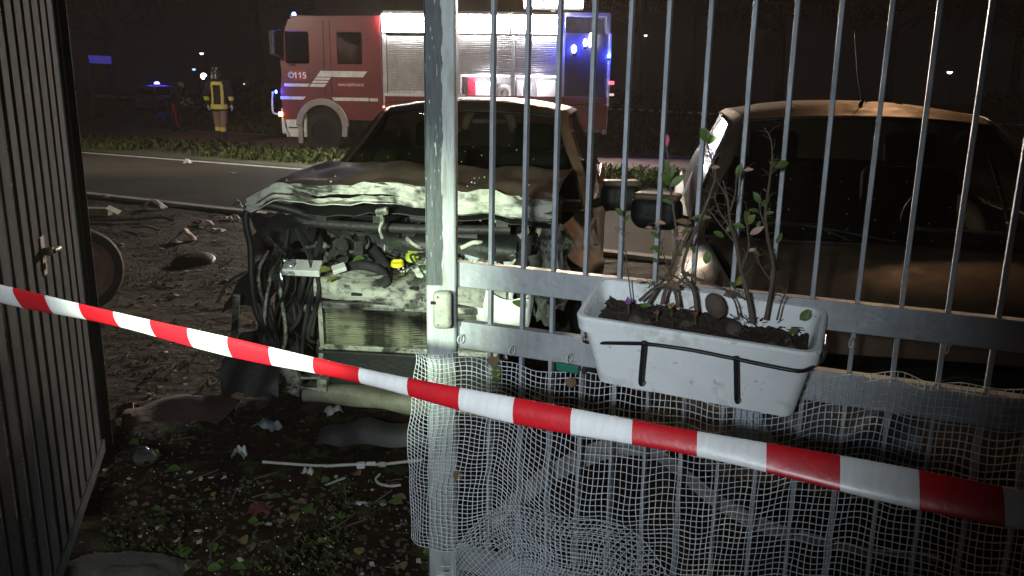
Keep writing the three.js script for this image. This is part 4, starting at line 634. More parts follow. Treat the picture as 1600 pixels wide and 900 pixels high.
  for (let k = 0; k < 7; k++) { const x = rr(-0.35, 0.4), y = rr(0.77, 0.9), z = rr(-0.42, -0.12); add('engine_part', [put(new RoundedBoxGeometry(rr(0.03, 0.1), rr(0.03, 0.07), rr(0.03, 0.08), 1, 0.006), [x, y, z], [rr(-0.4, 0.4), rr(-1, 1), rr(-0.5, 0.5)]), put(cyl(0.014, 0.018, rr(0.03, 0.08)), [x + 0.03, y + 0.03, z + 0.01], [rr(-0.8, 0.8), 0, rr(-0.8, 0.8)])], [M.plastic, M.steel, M.darkSteel][k % 3]); }
  // leaves and glass caught in the wreck
  for (const [x, y, z, m] of [[-0.32, 0.76, 0.0, 1], [-0.28, 0.73, 0.03, 1], [0.0, 0.745, 0.0, 1], [-0.2, 0.79, -0.1, 0], [0.3, 0.72, 0.02, 0], [0.48, 0.68, 0.1, 0], [0.05, 0.78, -0.05, 0], [-0.1, 0.85, -0.15, 0], [0.78, 0.83, -0.45, 1], [0.76, 0.85, -0.6, 1]]) obj('fallen_leaf', [put(leafGeo(0.022, 0.055), [x, y, z], [rr(0, 0.6), rr(0, 6), rr(-0.4, 0.4)])], m ? M.leafYellow : M.leaf, t);
  stuff(add('glass_crumbs', [...crumbs(40, () => wsAt(rr(0.05, 0.95), rr(0.05, 0.7)), 0.002, 0.006), ...crumbs(50, () => { const x = rr(-0.55, 0.55); return [x, 1.125 + 0.02 * rnd(), rr(-0.4, 0.05)]; }, 0.003, 0.007), ...crumbs(40, () => [rr(-0.4, 0.44), 0.745, rr(-0.2, -0.06)], 0.003, 0.008)], M.silver));
}
// ---------- fire engine ----------
const TZ = -19.4, TK = 0.01523;                                // metres per pixel of the photograph on its near side
{
  const o0 = onZ(440, 240, TZ), turn = -0.05;
  const t = thing('fire_engine', 'red fire engine with grey shutters and lit work lights standing across the road', 'fire engine', [o0.x, 0, TZ], turn);
  const X = (px) => (px - 440) * TK, Y = (py) => (240.5 - py) * TK;        // side view of the photograph, in metres
  const add = (n, g, m, label, parent = t, uv) => obj(n, [].concat(g), m, parent, label, uv);
  const DP = 2.4;
  // crew cab: side outline pushed across, openings for the windows
  const cab = new THREE.Shape(); [[X(446), Y(190)], [X(444), Y(150)], [X(448), Y(110)], [X(455), Y(58)], [X(460), Y(46)], [X(472), Y(41)], [X(597), Y(39)], [X(599), Y(190)], [X(505) + 0.542, Y(190)]].forEach((p, i) => (i ? cab.lineTo(...p) : cab.moveTo(...p))); { const a0 = Math.asin((Y(190) - Y(199)) / 0.56); cab.absarc(X(505), Y(199), 0.56, a0, Math.PI - a0, false); } cab.closePath();
  const hole = (x0, x1, y0, y1, r = 0.06) => { const h = new THREE.Path(), a = X(x0), b = X(x1), c = Y(y1), d = Y(y0); h.moveTo(a + r, c); h.lineTo(b - r, c); h.quadraticCurveTo(b, c, b, c + r); h.lineTo(b, d - r); h.quadraticCurveTo(b, d, b - r, d); h.lineTo(a + r, d); h.quadraticCurveTo(a, d, a, d - r); h.lineTo(a, c + r); h.quadraticCurveTo(a, c, a + r, c); return h; };
  cab.holes.push(hole(453, 490, 62, 109), hole(531, 570, 62, 109));
  
  const side = () => ext(cab, 0.05, 0.012);
  const body = add('cab', [side().translate(0, 0, -0.05), side().translate(0, 0, -DP), bx(X(597) - X(462), 0.05, DP - 0.1, [(X(597) + X(462)) / 2, Y(41), -DP / 2]), bx(0.05, Y(40) - Y(190), DP - 0.12, [X(598), (Y(40) + Y(190)) / 2, -DP / 2]), put(bx(0.05, 1.5, DP - 0.1), [X(446), Y(150), -DP / 2]), bx(2.0, 0.04, DP - 0.1, [X(525), Y(150), -DP / 2])], M.fired, 'red crew cab');
  for (const [a, b] of [[453, 490], [531, 570]]) { add('window', [bx(X(b) - X(a) + 0.04, Y(62) - Y(109) + 0.04, 0.01, [(X(a) + X(b)) / 2, (Y(62) + Y(109)) / 2, -0.035])], M.tinted); add('window', [bx(X(b) - X(a) + 0.04, Y(62) - Y(109) + 0.04, 0.01, [(X(a) + X(b)) / 2, (Y(62) + Y(109)) / 2, -DP + 0.02])], M.tinted); }
  add('windscreen', [bx(0.02, 0.85, 2.1, [X(450), Y(84), -DP / 2], [0, 0, -0.12])], M.tinted);
  for (const px of [512, 522]) add('door_gap', [bx(0.012, 1.6, 0.008, [X(px), (Y(50) + Y(150)) / 2, 0.012])], M.black);
  add('seat', [put(new RoundedBoxGeometry(0.5, 0.9, 0.5, 2, 0.08), [X(500), 1.9, -0.7]), put(new RoundedBoxGeometry(0.4, 0.9, 1.8, 2, 0.08), [X(582), 1.9, -1.2])], M.cloth);
  // white markings on the cab: stepped stripe, lower stripes, number, address
  const mark = (pts, y = 0.016) => ext(pts.map(([x, q]) => [X(x), Y(q)]), 0.004, 0, [0, 0, y]);
  const st = add('stripe', [mark([[450, 142], [450, 137.5], [489, 137.5], [493, 132.5], [499, 132.5], [496, 142]].slice(0, 3).concat([[486, 142]])), mark([[488, 142], [491.5, 137.5], [514.5, 137.5], [511, 142]]), mark([[492.5, 136.2], [495, 132.8], [518, 132.8], [515.5, 136.2]]), mark([[496, 131.6], [498.5, 128.2], [521.5, 128.2], [519, 131.6]]), mark([[499.5, 127.2], [506, 118.5], [577, 118.5], [570, 127.2]])], M.trucWhite, 'white stepped stripe on the cab');
  add('stripe', [mark([[443, 161], [443, 156.5], [482, 156.5], [478, 161]])], M.trucWhite); add('stripe', [mark([[525, 162], [522, 157], [578, 157], [578, 162]])], M.trucWhite); add('stripe', [mark([[579.5, 162], [579.5, 157.5], [592, 157.5], [592, 162]])], M.trucWhite);
  const sign = (text, w, h, font, col = '#e9e6e2', bg = '#5e1c20') => { const c = document.createElement('canvas'); c.width = 512; c.height = Math.round(512 * h / w); const q = c.getContext('2d'); q.fillStyle = bg; q.fillRect(0, 0, c.width, c.height); q.fillStyle = col; q.font = font; q.textAlign = 'center'; q.textBaseline = 'middle'; q.fillText(text, 256, c.height / 2); const x = new THREE.CanvasTexture(c); x.colorSpace = THREE.SRGBColorSpace; return mat([1, 1, 1], { map: x, roughness: 0.5 }); };
  const plate = (w, h) => { const g = clean(new THREE.BoxGeometry(w, h, 0.006)); return g; };
  add('number', [plate(X(485) - X(464), Y(118) - Y(133)).translate((X(464) + X(485)) / 2, (Y(118) + Y(133)) / 2, 0.0165)], sign('115', X(485) - X(464), Y(118) - Y(133), 'bold 300px sans-serif', '#f2efe9', '#962f38'), 'the number 115 in white', t, true);
  add('web_address', [plate(X(572) - X(531), 0.09).translate((X(531) + X(572)) / 2, Y(138), 0.0165)], sign('www.vigilfuoco.it', X(572) - X(531), 0.09, '62px sans-serif', '#f2dfdc', '#962f38'), 'small white web address', t, true);
  add('emblem', [put(new THREE.TorusGeometry(0.06, 0.016, 6, 20), [X(461), Y(125), 0.016]), put(new THREE.TorusGeometry(0.028, 0.01, 6, 12, 4.5), [X(461), Y(125), 0.016])], M.trucWhite);
  add('door_handle', [bx(0.16, 0.05, 0.03, [X(464), Y(110.5), 0.02], [0, 0, 0.1], 0.01)], M.darkSteel);
  // nose, steps, wheel arches
  const nose = add('front_bumper', [put(new RoundedBoxGeometry(0.62, 0.62, DP, 2, 0.06), [X(462), Y(193), -DP / 2]), bx(0.5, 0.1, 0.1, [X(465), Y(214), -0.06], [0, 0, 0], 0.02)], M.trucWhite, 'pale front bumper and step');
  obj('step_gap', [bx(0.36, 0.03, 0.01, [X(465), Y(186), 0.004]), bx(0.36, 0.03, 0.01, [X(465), Y(203), 0.004])], M.darkSteel, nose);
  const archG = (cx) => { const a = new THREE.Shape(); a.absarc(X(cx), Y(199), 0.60, 0, Math.PI, false); a.absarc(X(cx), Y(199), 0.47, Math.PI, 0, true); a.closePath(); return ext(a, 0.14, 0.01, [0, 0, -0.09], [0, 0, 0], 20); };
  add('wheel_arch', [archG(506), bx(0.12, 0.42, 0.14, [X(472), Y(213), -0.03], [0, 0, 0], 0.02), bx(0.12, 0.3, 0.14, [X(540), Y(206), -0.03], [0, 0, -0.1], 0.02)], mat([0.5, 0.48, 0.45], { roughness: 0.6, map: rep(dustTex, 1) }));
  for (const p of [506, 760]) add('wheel_housing', [cyl(0.5, 0.5, 0.3, [X(p), Y(199), -0.19], [Math.PI / 2, 0, 0], 24)], M.black);
  add('wheel_arch', [archG(760)], mat([0.5, 0.48, 0.45], { roughness: 0.6 }));
  for (const px of [506, 760]) for (const z of [-0.16, -DP + 0.16]) {
    const s = z > -1 ? 1 : -1, r = 0.47;
    const rimM = mat([0.28, 0.26, 0.24], { map: rep(dustTex, 2), roughness: 0.6 }); const w = add('wheel', put(lathe([[r * 0.6, -0.14], [r * 0.92, -0.14], [r, -0.09], [r, 0.09], [r * 0.92, 0.14], [r * 0.6, 0.14]], 36, [0, 0, 0], [Math.PI / 2, 0, 0]), [X(px), r, z]), M.rubber);
    obj('rim', [put(lathe([[0, 0.02], [0.1, 0.03], [0.13, 0.0], [0.24, -0.03], [0.29, 0.05]], 24, [0, 0, 0], [Math.PI / 2, 0, 0]).scale(1, 1, s), [X(px), r, z + s * 0.08]), ...[...Array(8)].map((_, k) => cyl(0.02, 0.02, 0.05, [X(px) + 0.17 * Math.cos(k * 0.785), r + 0.17 * Math.sin(k * 0.785), z + s * 0.08], [Math.PI / 2, 0, 0], 6))], rimM, w);
  }
  // equipment body
  const x0 = X(602), x1 = X(936), yT = Y(34), yB = Y(205), zn = 0;
  const fr = add('body', [bx(x1 - x0, 0.08, DP, [(x0 + x1) / 2, yT, -DP / 2]), bx(x1 - x0, 0.08, DP, [(x0 + x1) / 2, yB + 0.25, -DP / 2]), bx(x1 - x0, yT - yB, 0.05, [(x0 + x1) / 2, (yT + yB) / 2, -DP + 0.03]), bx(x1 - x0, yT - yB, 0.05, [(x0 + x1) / 2, (yT + yB) / 2, -0.75]), ...[603, 672, 714, 795, 868, 934].map((p) => bx(0.09, yT - yB, 0.75, [X(p), (yT + yB) / 2, -0.38])), bx(0.08, yT - yB, DP, [x1 - 0.05, (yT + yB) / 2, -DP / 2])], M.alu, 'grey equipment body behind the cab');
  add('lower_panel', [bx(x1 - x0 - 0.02, 0.16, 0.05, [(x0 + x1) / 2, Y(156), -0.01], [0, 0, 0], 0.01), bx(X(735) - x0, 0.55, 0.05, [(x0 + X(735)) / 2, Y(180), -0.02], [0, 0, 0], 0.01), bx(x1 - X(785), 0.55, 0.05, [(x1 + X(785)) / 2, Y(180), -0.02], [0, 0, 0], 0.01)], M.fired);
  add('side_stripe', [bx(X(724) - x0, 0.07, 0.01, [(x0 + X(724)) / 2, Y(151.5), 0.022])], M.trucWhite);
  const shutter = (a, b, yb) => { const g = [], top = Y(66), bot = Y(yb); for (let y = bot + 0.02; y < top; y += 0.045) g.push(cyl(0.026, 0.026, X(b) - X(a) - 0.1, [(X(a) + X(b)) / 2, y, -0.03], [0, 0, Math.PI / 2], 8)); g.push(bx(X(b) - X(a) - 0.1, 0.05, 0.04, [(X(a) + X(b)) / 2, bot - 0.02, -0.015], [0, 0, 0], 0.008)); const s = add('shutter', g, M.alu); stuff(s); };
  shutter(604, 671, 147); shutter(714, 795, 118); shutter(795, 868, 118); shutter(673, 713, 118);
  // open lockers, lit inside
  const lz = -0.3, Lm = mat([0.7, 0.7, 0.72], { roughness: 0.6 });
  add('locker_floor', [bx(X(868) - X(674), 0.03, 0.7, [(X(674) + X(868)) / 2, Y(163), -0.38])], Lm);
  add('equipment_case', [bx(0.18, 0.5, 0.3, [X(732), Y(141), lz], [0, 0, 0], 0.02)], mat([0.55, 0.04, 0.09], { roughness: 0.5 }), 'red case in the open locker'); add('equipment_case', [bx(0.5, 0.42, 0.3, [X(754), Y(144), lz], [0, 0, 0], 0.03)], mat([0.6, 0.62, 0.72], { roughness: 0.5 }), 'pale case in the open locker');
  add('hose_reel', [put(new THREE.TorusGeometry(0.16, 0.06, 8, 20), [X(782), Y(148), lz]), bx(0.05, 0.42, 0.05, [X(782), Y(148), lz - 0.05])], M.white); add('equipment_case', [bx(0.14, 0.5, 0.3, [X(805), Y(145), lz], [0, 0, 0], 0.02), bx(0.10, 0.42, 0.3, [X(818), Y(147), lz], [0, 0, 0], 0.02)], Lm);
  add('equipment_case', [bx(0.52, 0.45, 0.35, [X(848), Y(143), lz], [0, 0, 0], 0.02), ...[0, 1, 2, 3, 4].map((k) => bx(0.06, 0.05, 0.02, [X(833 + k * 7.5), Y(158), lz + 0.19]))], Lm, 'white box in the right locker');
  for (const [a, b] of [[716, 793], [797, 866]]) { add('locker_lamp', [bx(X(b) - X(a) - 0.1, 0.03, 0.05, [(X(a) + X(b)) / 2, Y(122), -0.12])], glow([1, 0.97, 1], 9)); const l = new THREE.PointLight(0xfff6ff, 2.2, 0, 2); l.position.set((X(a) + X(b)) / 2, Y(126), 0.0); l.castShadow = true; l.shadow.radius = 4; t.add(l); }
  // work light bars along the body edge
  for (const [a, b] of [[599, 674], [712, 790], [792, 868]]) {
    const w = X(b) - X(a), cx = (X(a) + X(b)) / 2, cy = Y(49.5), f = add('light_housing', [bx(w, 0.44, 0.14, [cx, cy + 0.02, -0.03], [0, 0, 0], 0.03)], M.alu);
    obj('light_panel', [bx(w - 0.06, 0.36, 0.02, [cx, cy, 0.05], [0.05, 0, 0], 0.008)], glow([1, 0.98, 0.96], PANEL), f);
    const l = new THREE.RectAreaLight(0xfffaf4, PANEL * 0.08, w - 0.06, 0.36); l.position.set(cx, cy, 0.075); l.rotation.set(-0.05, Math.PI, 0, 'YXZ'); t.add(l);
  }
  // rear end: pump bay door edge, marker lights, blue beacons, rear work light
  const rear = add('rear_panel', [bx(X(934) - X(872), Y(60) - Y(160), 0.04, [(X(872) + X(934)) / 2, (Y(60) + Y(160)) / 2, -0.02], [0, 0, 0], 0.01)], mat([0.035, 0.03, 0.035], { roughness: 0.6 }), 'dark rear panel');
  obj('edge_strip', [bx(0.05, Y(60) - Y(165), 0.03, [X(937), (Y(60) + Y(165)) / 2, 0.02], [0, 0, 0], 0.01)], M.trucWhite, rear);
  obj('marker_light', [bx(0.12, 0.08, 0.04, [X(941), Y(130), 0.04], [0, 0, 0], 0.01)], glow([1, 0.12, 0.1], 1.6), rear); obj('reflector', [bx(0.10, 0.05, 0.03, [X(942), Y(147), 0.04], [0, 0, 0], 0.01)], glow([1, 0.6, 0.4], 0.9), rear);  // the orange reflector is given a glow of its own
  const beacon = (px, py, z, k, r = 0.06, sy = 1.6) => { const b = add('beacon_light', [ball(r, [X(px), Y(py), z], [1, sy, 1])], glow([0.12, 0.2, 1], 22)); obj('beacon_base', [cyl(r * 1.1, r * 1.2, 0.05, [X(px), Y(py) - r * sy - 0.02, z])], M.black, b); const l = new THREE.PointLight(0x2438ff, k, 0, 2); l.position.set(X(px), Y(py), z); l.castShadow = true; l.shadow.radius = 5; t.add(l); };
  beacon(884, 83, 0.1, 6); beacon(900, 74, 0.1, 3, 0.045, 2.0); beacon(935, 92, 0.1, 3, 0.035, 1.4); beacon(459, 36, -0.5, 3, 0.05, 1.2); beacon(438.5, 150, 0.1, 1.5, 0.025, 1.6);
  add('work_light', [put(new RoundedBoxGeometry(0.16, 0.3, 0.1, 2, 0.03), [X(911), Y(70), 0.09])], glow([0.9, 0.95, 1], 16));
  // mirror, indicator
  const mr = add('mirror', [put(new RoundedBoxGeometry(0.1, 0.55, 0.18, 2, 0.04), [X(440), Y(80), 0.28]), rod([X(448), Y(60), 0], [X(440), Y(64), 0.26], 0.018), rod([X(448), Y(100), 0], [X(440), Y(96), 0.26], 0.018)], M.plastic); mr.name = 'mirror';
  add('hand_rail', [tube([[X(433), Y(150), 0.1], [X(432), Y(172), 0.12], [X(434), Y(182), 0.12], [X(444), Y(183), 0.05]], 0.022, 14, 6)], M.trucWhite); add('hand_rail', [tube([[X(446), Y(190), 0.05], [X(448), Y(205), 0.06], [X(453), Y(214), 0.02]], 0.03, 10, 6)], M.trucWhite);
  add('indicator_light', [put(new RoundedBoxGeometry(0.1, 0.1, 0.06, 2, 0.02), [X(443), Y(183), 0.06])], glow([1, 0.42, 0.12], 7)); add('indicator_light', [put(new RoundedBoxGeometry(0.06, 0.05, 0.05, 2, 0.02), [X(601), Y(170), 0.03])], glow([1, 0.2, 0.1], 2));
  // telescopic flood light above the body
  const mx = X(852), my = 3.45;
  add('lamp_mast', [rod([mx, yT, -1.2], [mx, my - 0.05, -1.2], 0.07, 12, 0.05), bx(1.4, 0.06, 0.08, [mx, my - 0.08, -1.2], [0, 0, 0], 0.01)], M.alu);
  for (const s of [-0.48, 0, 0.48]) { const f = add('flood_light', [put(new RoundedBoxGeometry(0.46, 0.56, 0.14, 2, 0.03), [mx + s, my + 0.22, -1.2], [0.1, 0, 0])], M.alu); obj('lamp_lens', [bx(0.43, 0.52, 0.01, [mx + s, my + 0.215, -1.122], [0.1, 0, 0])], glow([1, 0.93, 0.8], 34), f); const l = new THREE.SpotLight(0xffe2bc, MAST / 3, 0, 0.42, 0.8, 2); l.position.set(mx + s, my + 0.15, -1.1); l.target.position.set(mx + s - 1.5, 1.6, 18); l.castShadow = true; l.shadow.radius = 6; t.add(l, l.target); }
}
// ---------- people ----------
const side = (s, a) => [a[0] * s, a[1], a[2]];
function hand(w, d, s, curl = 0.5) {                       // palm and five bent fingers from wrist w along d; s = side of the thumb
  w = vec(w); d = vec(d).normalize(); const across = V(0, 0, 1).addScaledVector(d, -d.z).normalize(), inn = V().crossVectors(d, across).multiplyScalar(s), P = (a, b, c) => w.clone().addScaledVector(d, a).addScaledVector(across, b).addScaledVector(inn, c);
  const B = [[P(-0.02, 0, 0), 0.026, P(0.02, 0, 0), 0.027], [P(0.02, -0.018, 0), 0.019, P(0.075, -0.026, 0), 0.014], [P(0.02, 0.018, 0), 0.019, P(0.078, 0.024, 0), 0.014], [P(0.02, 0, 0), 0.019, P(0.08, 0, 0), 0.014]];
  [[-0.031, 0.062], [-0.011, 0.074], [0.011, 0.082], [0.031, 0.074]].forEach(([b, l], i) => { const k = P(0.082, b, 0), m = P(0.082 + l * 0.5, b * 1.1, l * 0.25 * curl), e = P(0.082 + l * (0.95 - 0.3 * curl), b * 1.15, l * 0.75 * curl); B.push([k, 0.0105, m, 0.0095], [m, 0.0095, e, 0.0075]); });
  B.push([P(0.015, 0.025, 0.006), 0.015, P(0.05, 0.052, 0.016), 0.011], [P(0.05, 0.052, 0.016), 0.011, P(0.08, 0.056, 0.03), 0.0085]);
  return flesh(B, 0.005, 0.006);
}
function head(c, face, tilt = 0) {                         // skull, jaw, nose, lips, brows, ears; face = the way it looks
  c = vec(c); const f = vec(face).normalize(), r = V().crossVectors(V(0, 1, 0), f).normalize(), P = (a, b, k) => c.clone().addScaledVector(r, a).add(V(0, b, 0)).addScaledVector(f, k);
  const B = [[P(0, 0.03, -0.02), 0.088, P(0, 0.02, 0.02), 0.08], [P(0, -0.03, 0.02), 0.066, P(0, -0.075, 0.055), 0.036], [P(0, 0.0, 0.095), 0.010, P(0, -0.035, 0.112), 0.013], [P(-0.02, -0.065, 0.083), 0.009, P(0.02, -0.065, 0.083), 0.009], [P(-0.045, 0.02, 0.08), 0.011, P(0.045, 0.02, 0.08), 0.011]];
  for (const s of [-1, 1]) B.push([P(0.083 * s, 0.01, -0.005), 0.012, P(0.083 * s, -0.03, 0.0), 0.010], [P(0.03 * s, 0.0, 0.078), 0.014, P(0.034 * s, 0.0, 0.078), 0.014]);
  return { g: flesh(B, 0.0055, 0.012), eye: [-1, 1].map((s) => put(new THREE.SphereGeometry(0.008, 8, 6), P(0.032 * s, 0.001, 0.092).toArray())), P };
}
function person(name, label, p, turn, J, look) {
  const t = thing(name, label, 'person', [p.x, p.y, p.z], turn);
  const arms = [], legs = [], feet = [];
  for (const k of [0, 1]) {
    const a = J.arm[k], l = J.leg[k];
    arms.push([a[0], 0.062, a[1], 0.047], [a[1], 0.046, a[2], 0.030]); legs.push([l[0], 0.093, l[1], 0.058], [l[1], 0.060, l[2], 0.040]); feet.push([l[2], 0.042, l[3], 0.034]);
  }
  const torso = [[J.pelvis, 0.135, J.waist, 0.125, 1.15, 0.85], [J.waist, 0.125, J.chest, 0.15, 1.15, 0.85], [J.arm[0][0], 0.07, J.arm[1][0], 0.07], [J.chest, 0.1, J.neck, 0.058]];
  const hd = head(J.head, J.face);
  const hands = [0, 1].map((k) => hand(J.arm[k][2], vec(J.arm[k][2]).clone().sub(vec(J.arm[k][1])), k ? 1 : -1));
  const body = obj('body', [flesh([...torso, ...arms, ...legs, ...feet, [J.neck, 0.056, J.head, 0.05]], 0.016, 0.05), hd.g, ...hands], M.skin, t);
  obj('eyes', hd.eye, M.black, t);
  const coatBones = [...torso, ...arms.map(([a, ra, b, rb]) => [a, ra, b, rb]), [J.pelvis, 0.15, [J.pelvis[0], J.pelvis[1] - 0.16, J.pelvis[2]], 0.16, 1.15, 0.85]].map((b) => b.slice());
  const wr = [0, 1].map((k) => vec(J.arm[k][2])), cut = (x, y, z, e = 0.05) => Math.min(...wr.map((w) => w.distanceTo(V(x, y, z)))) > e;
  const hem = J.pelvis[1] - 0.18;
  obj('jacket', [flesh(coatBones, 0.016, 0.05, 0.022, (x, y, z) => y > hem && cut(x, y, z) && y < J.neck[1] + 0.03)], look.coat, t);
  obj('trousers', [flesh([[J.pelvis, 0.13, J.waist, 0.11, 1.15, 0.85], ...legs], 0.016, 0.04, 0.024, (x, y, z) => y < J.waist[1])], look.trousers, t);
  for (const k of [0, 1]) { const l = J.leg[k]; obj('boot', [flesh([[vec(l[1]).clone().lerp(vec(l[2]), 0.62), 0.052, l[2], 0.05], [l[2], 0.052, l[3], 0.042]], 0.012, 0.03, 0.02)], M.rubber, t); }
  return { t, hd, arms, legs, coatBones, body };
}
{ // firefighter walking away, seen from behind
  const p = onG(347, 224.5); p.y = 0.014;
  const J = { pelvis: [0, 0.97, 0], waist: [0, 1.12, 0], chest: [0, 1.36, 0], neck: [0, 1.53, -0.01], head: [-0.02, 1.655, -0.02], face: [-0.35, -0.1, -1], arm: [[[-0.2, 1.45, 0], [-0.30, 1.19, 0.03], [-0.30, 0.95, -0.05]], [[0.2, 1.45, 0], [0.30, 1.19, 0.03], [0.32, 0.95, 0.03]]], leg: [[[-0.09, 0.93, 0], [-0.10, 0.53, -0.10], [-0.08, 0.13, -0.04], [-0.09, 0.05, -0.18]], [[0.09, 0.93, 0], [0.09, 0.53, 0.03], [0.06, 0.10, 0.08], [0.07, 0.05, -0.06]]] };
  const f = person('firefighter', 'firefighter in dark jacket with yellow reflective bands walking away on the path', p, 0.0, J, { coat: M.coat, trousers: M.trouser }), t = f.t; t.scale.setScalar(1.07);
  const band = (n, k, m = M.stripe) => obj(n, [flesh(f.coatBones, 0.016, 0.05, 0.030, k)], m, t);
  band('hem_band', (x, y, z) => Math.abs(x) < 0.235 && y > 0.83 && y < 0.94);
  band('back_band', (x, y, z) => z > 0.02 && y > 0.94 && y < 1.42 && Math.abs(Math.abs(x) - 0.12) < 0.028);
  band('back_panel', (x, y, z) => z > 0.02 && y > 1.40 && y < 1.475 && Math.abs(x) < 0.13);
  band('cuff_band', (x, y, z) => Math.abs(x) > 0.235 && y > 1.03 && y < 1.13);
  for (const k of [0, 1]) obj('leg_band', [flesh(f.legs, 0.016, 0.04, 0.031, (x, y, z) => (k ? x > 0 : x < 0) && y > 0.30 && y < 0.39)], M.stripe, t);
  for (const k of [0, 1]) { const a = J.arm[k]; const g = obj('glove', [hand(a[2], vec(a[2]).clone().sub(vec(a[1])), k ? 1 : -1).applyMatrix4(new THREE.Matrix4())], M.silver, t); const c = vec(a[2]); g.geometry.translate(-c.x, -c.y, -c.z).scale(1.12, 1.06, 1.12).translate(c.x, c.y, c.z); }
  const h = obj('helmet', [put(new THREE.SphereGeometry(0.135, 24, 14, 0, 6.3, 0, 1.75), [-0.02, 1.70, -0.01], [0.1, 0, 0]), put(new THREE.TorusGeometry(0.133, 0.009, 6, 26), [-0.02, 1.685, -0.01], [Math.PI / 2 + 0.1, 0, 0]), patch([[[-0.13, 1.67, 0.06], [-0.02, 1.67, 0.11], [0.09, 1.67, 0.06]], [[-0.13, 1.54, 0.09], [-0.02, 1.54, 0.13], [0.09, 1.54, 0.09]]], 8, 6, 0.006)], mat([0.03, 0.03, 0.03], { roughness: 0.3 }), t);
  obj('helmet_band', [bx(0.03, 0.03, 0.02, [-0.08, 1.80, 0.08], [-0.6, 0, 0], 0.006), bx(0.035, 0.05, 0.02, [0.02, 1.78, 0.11], [-0.6, 0, 0], 0.006)], M.stripe, h);
  obj('helmet_lamp', [put(new RoundedBoxGeometry(0.05, 0.05, 0.09, 2, 0.015), [-0.155, 1.70, 0.02])], M.black, h);
  obj('lamp_lens', [ball(0.075, [-0.30, 1.60, 0.1])], glow([1, 0.97, 0.9], 6), obj('shoulder_lamp', [cyl(0.05, 0.06, 0.12, [-0.25, 1.55, 0.08], [0.6, 0, 0.5], 12)], M.black, t));
}
{ // officer with red trouser stripe, stooping, turned to the right
  const p = onG(277, 206); p.y = 0.005;
  const J = { pelvis: [0, 0.93, 0], waist: [0.03, 1.07, 0], chest: [0.12, 1.28, 0], neck: [0.19, 1.43, 0], head: [0.24, 1.54, 0], face: [1, -0.35, 0.1], arm: [[[0.11, 1.37, 0.19], [0.20, 1.10, 0.24], [0.34, 0.93, 0.16]], [[0.15, 1.37, -0.19], [0.28, 1.12, -0.24], [0.44, 1.0, -0.14]]], leg: [[[-0.02, 0.90, 0.09], [0.10, 0.50, 0.12], [0.14, 0.11, 0.12], [0.28, 0.05, 0.12]], [[-0.02, 0.90, -0.09], [-0.05, 0.50, -0.10], [-0.22, 0.14, -0.10], [-0.09, 0.05, -0.10]]] };
  const f = person('person', 'uniformed person in dark clothes with a red trouser stripe left of the firefighter', p, 0.0, J, { coat: M.coat, trousers: mat([0.012, 0.012, 0.018], { roughness: 0.9 }) });
  obj('trouser_stripe', [flesh(f.legs, 0.016, 0.04, 0.031, (x, y, z) => z > 0.05 && y > 0.14 && y < 0.9 && Math.abs(x - lerp(0.13, -0.0, (y - 0.1) / 0.8)) < 0.045)], M.redcloth, f.t);
  const c = f.hd.P;
  obj('cap', [put(lathe([[0.0, 0.075], [0.09, 0.07], [0.125, 0.045], [0.102, 0.0], [0.1, -0.02]], 22), c(0, 0.06, -0.01).toArray(), [0, 0, -0.15]), put(cyl(0.1, 0.1, 0.008, [0, 0, 0], [0, 0, -0.3], 18), c(0, 0.035, 0.07).toArray())], M.coat, f.t);
  obj('hair', [flesh([[c(0, 0.03, -0.03), 0.09, c(0, 0.0, -0.045), 0.075]], 0.012, 0.02)], M.black, f.t);
  for (const k of [0, 1]) { const a = J.arm[k]; obj('cuff', [rod(vec(a[2]).clone().lerp(vec(a[1]), 0.28), vec(a[2]).clone().lerp(vec(a[1]), 0.08), 0.062, 12, 0.056)], M.silver, f.t); }
}
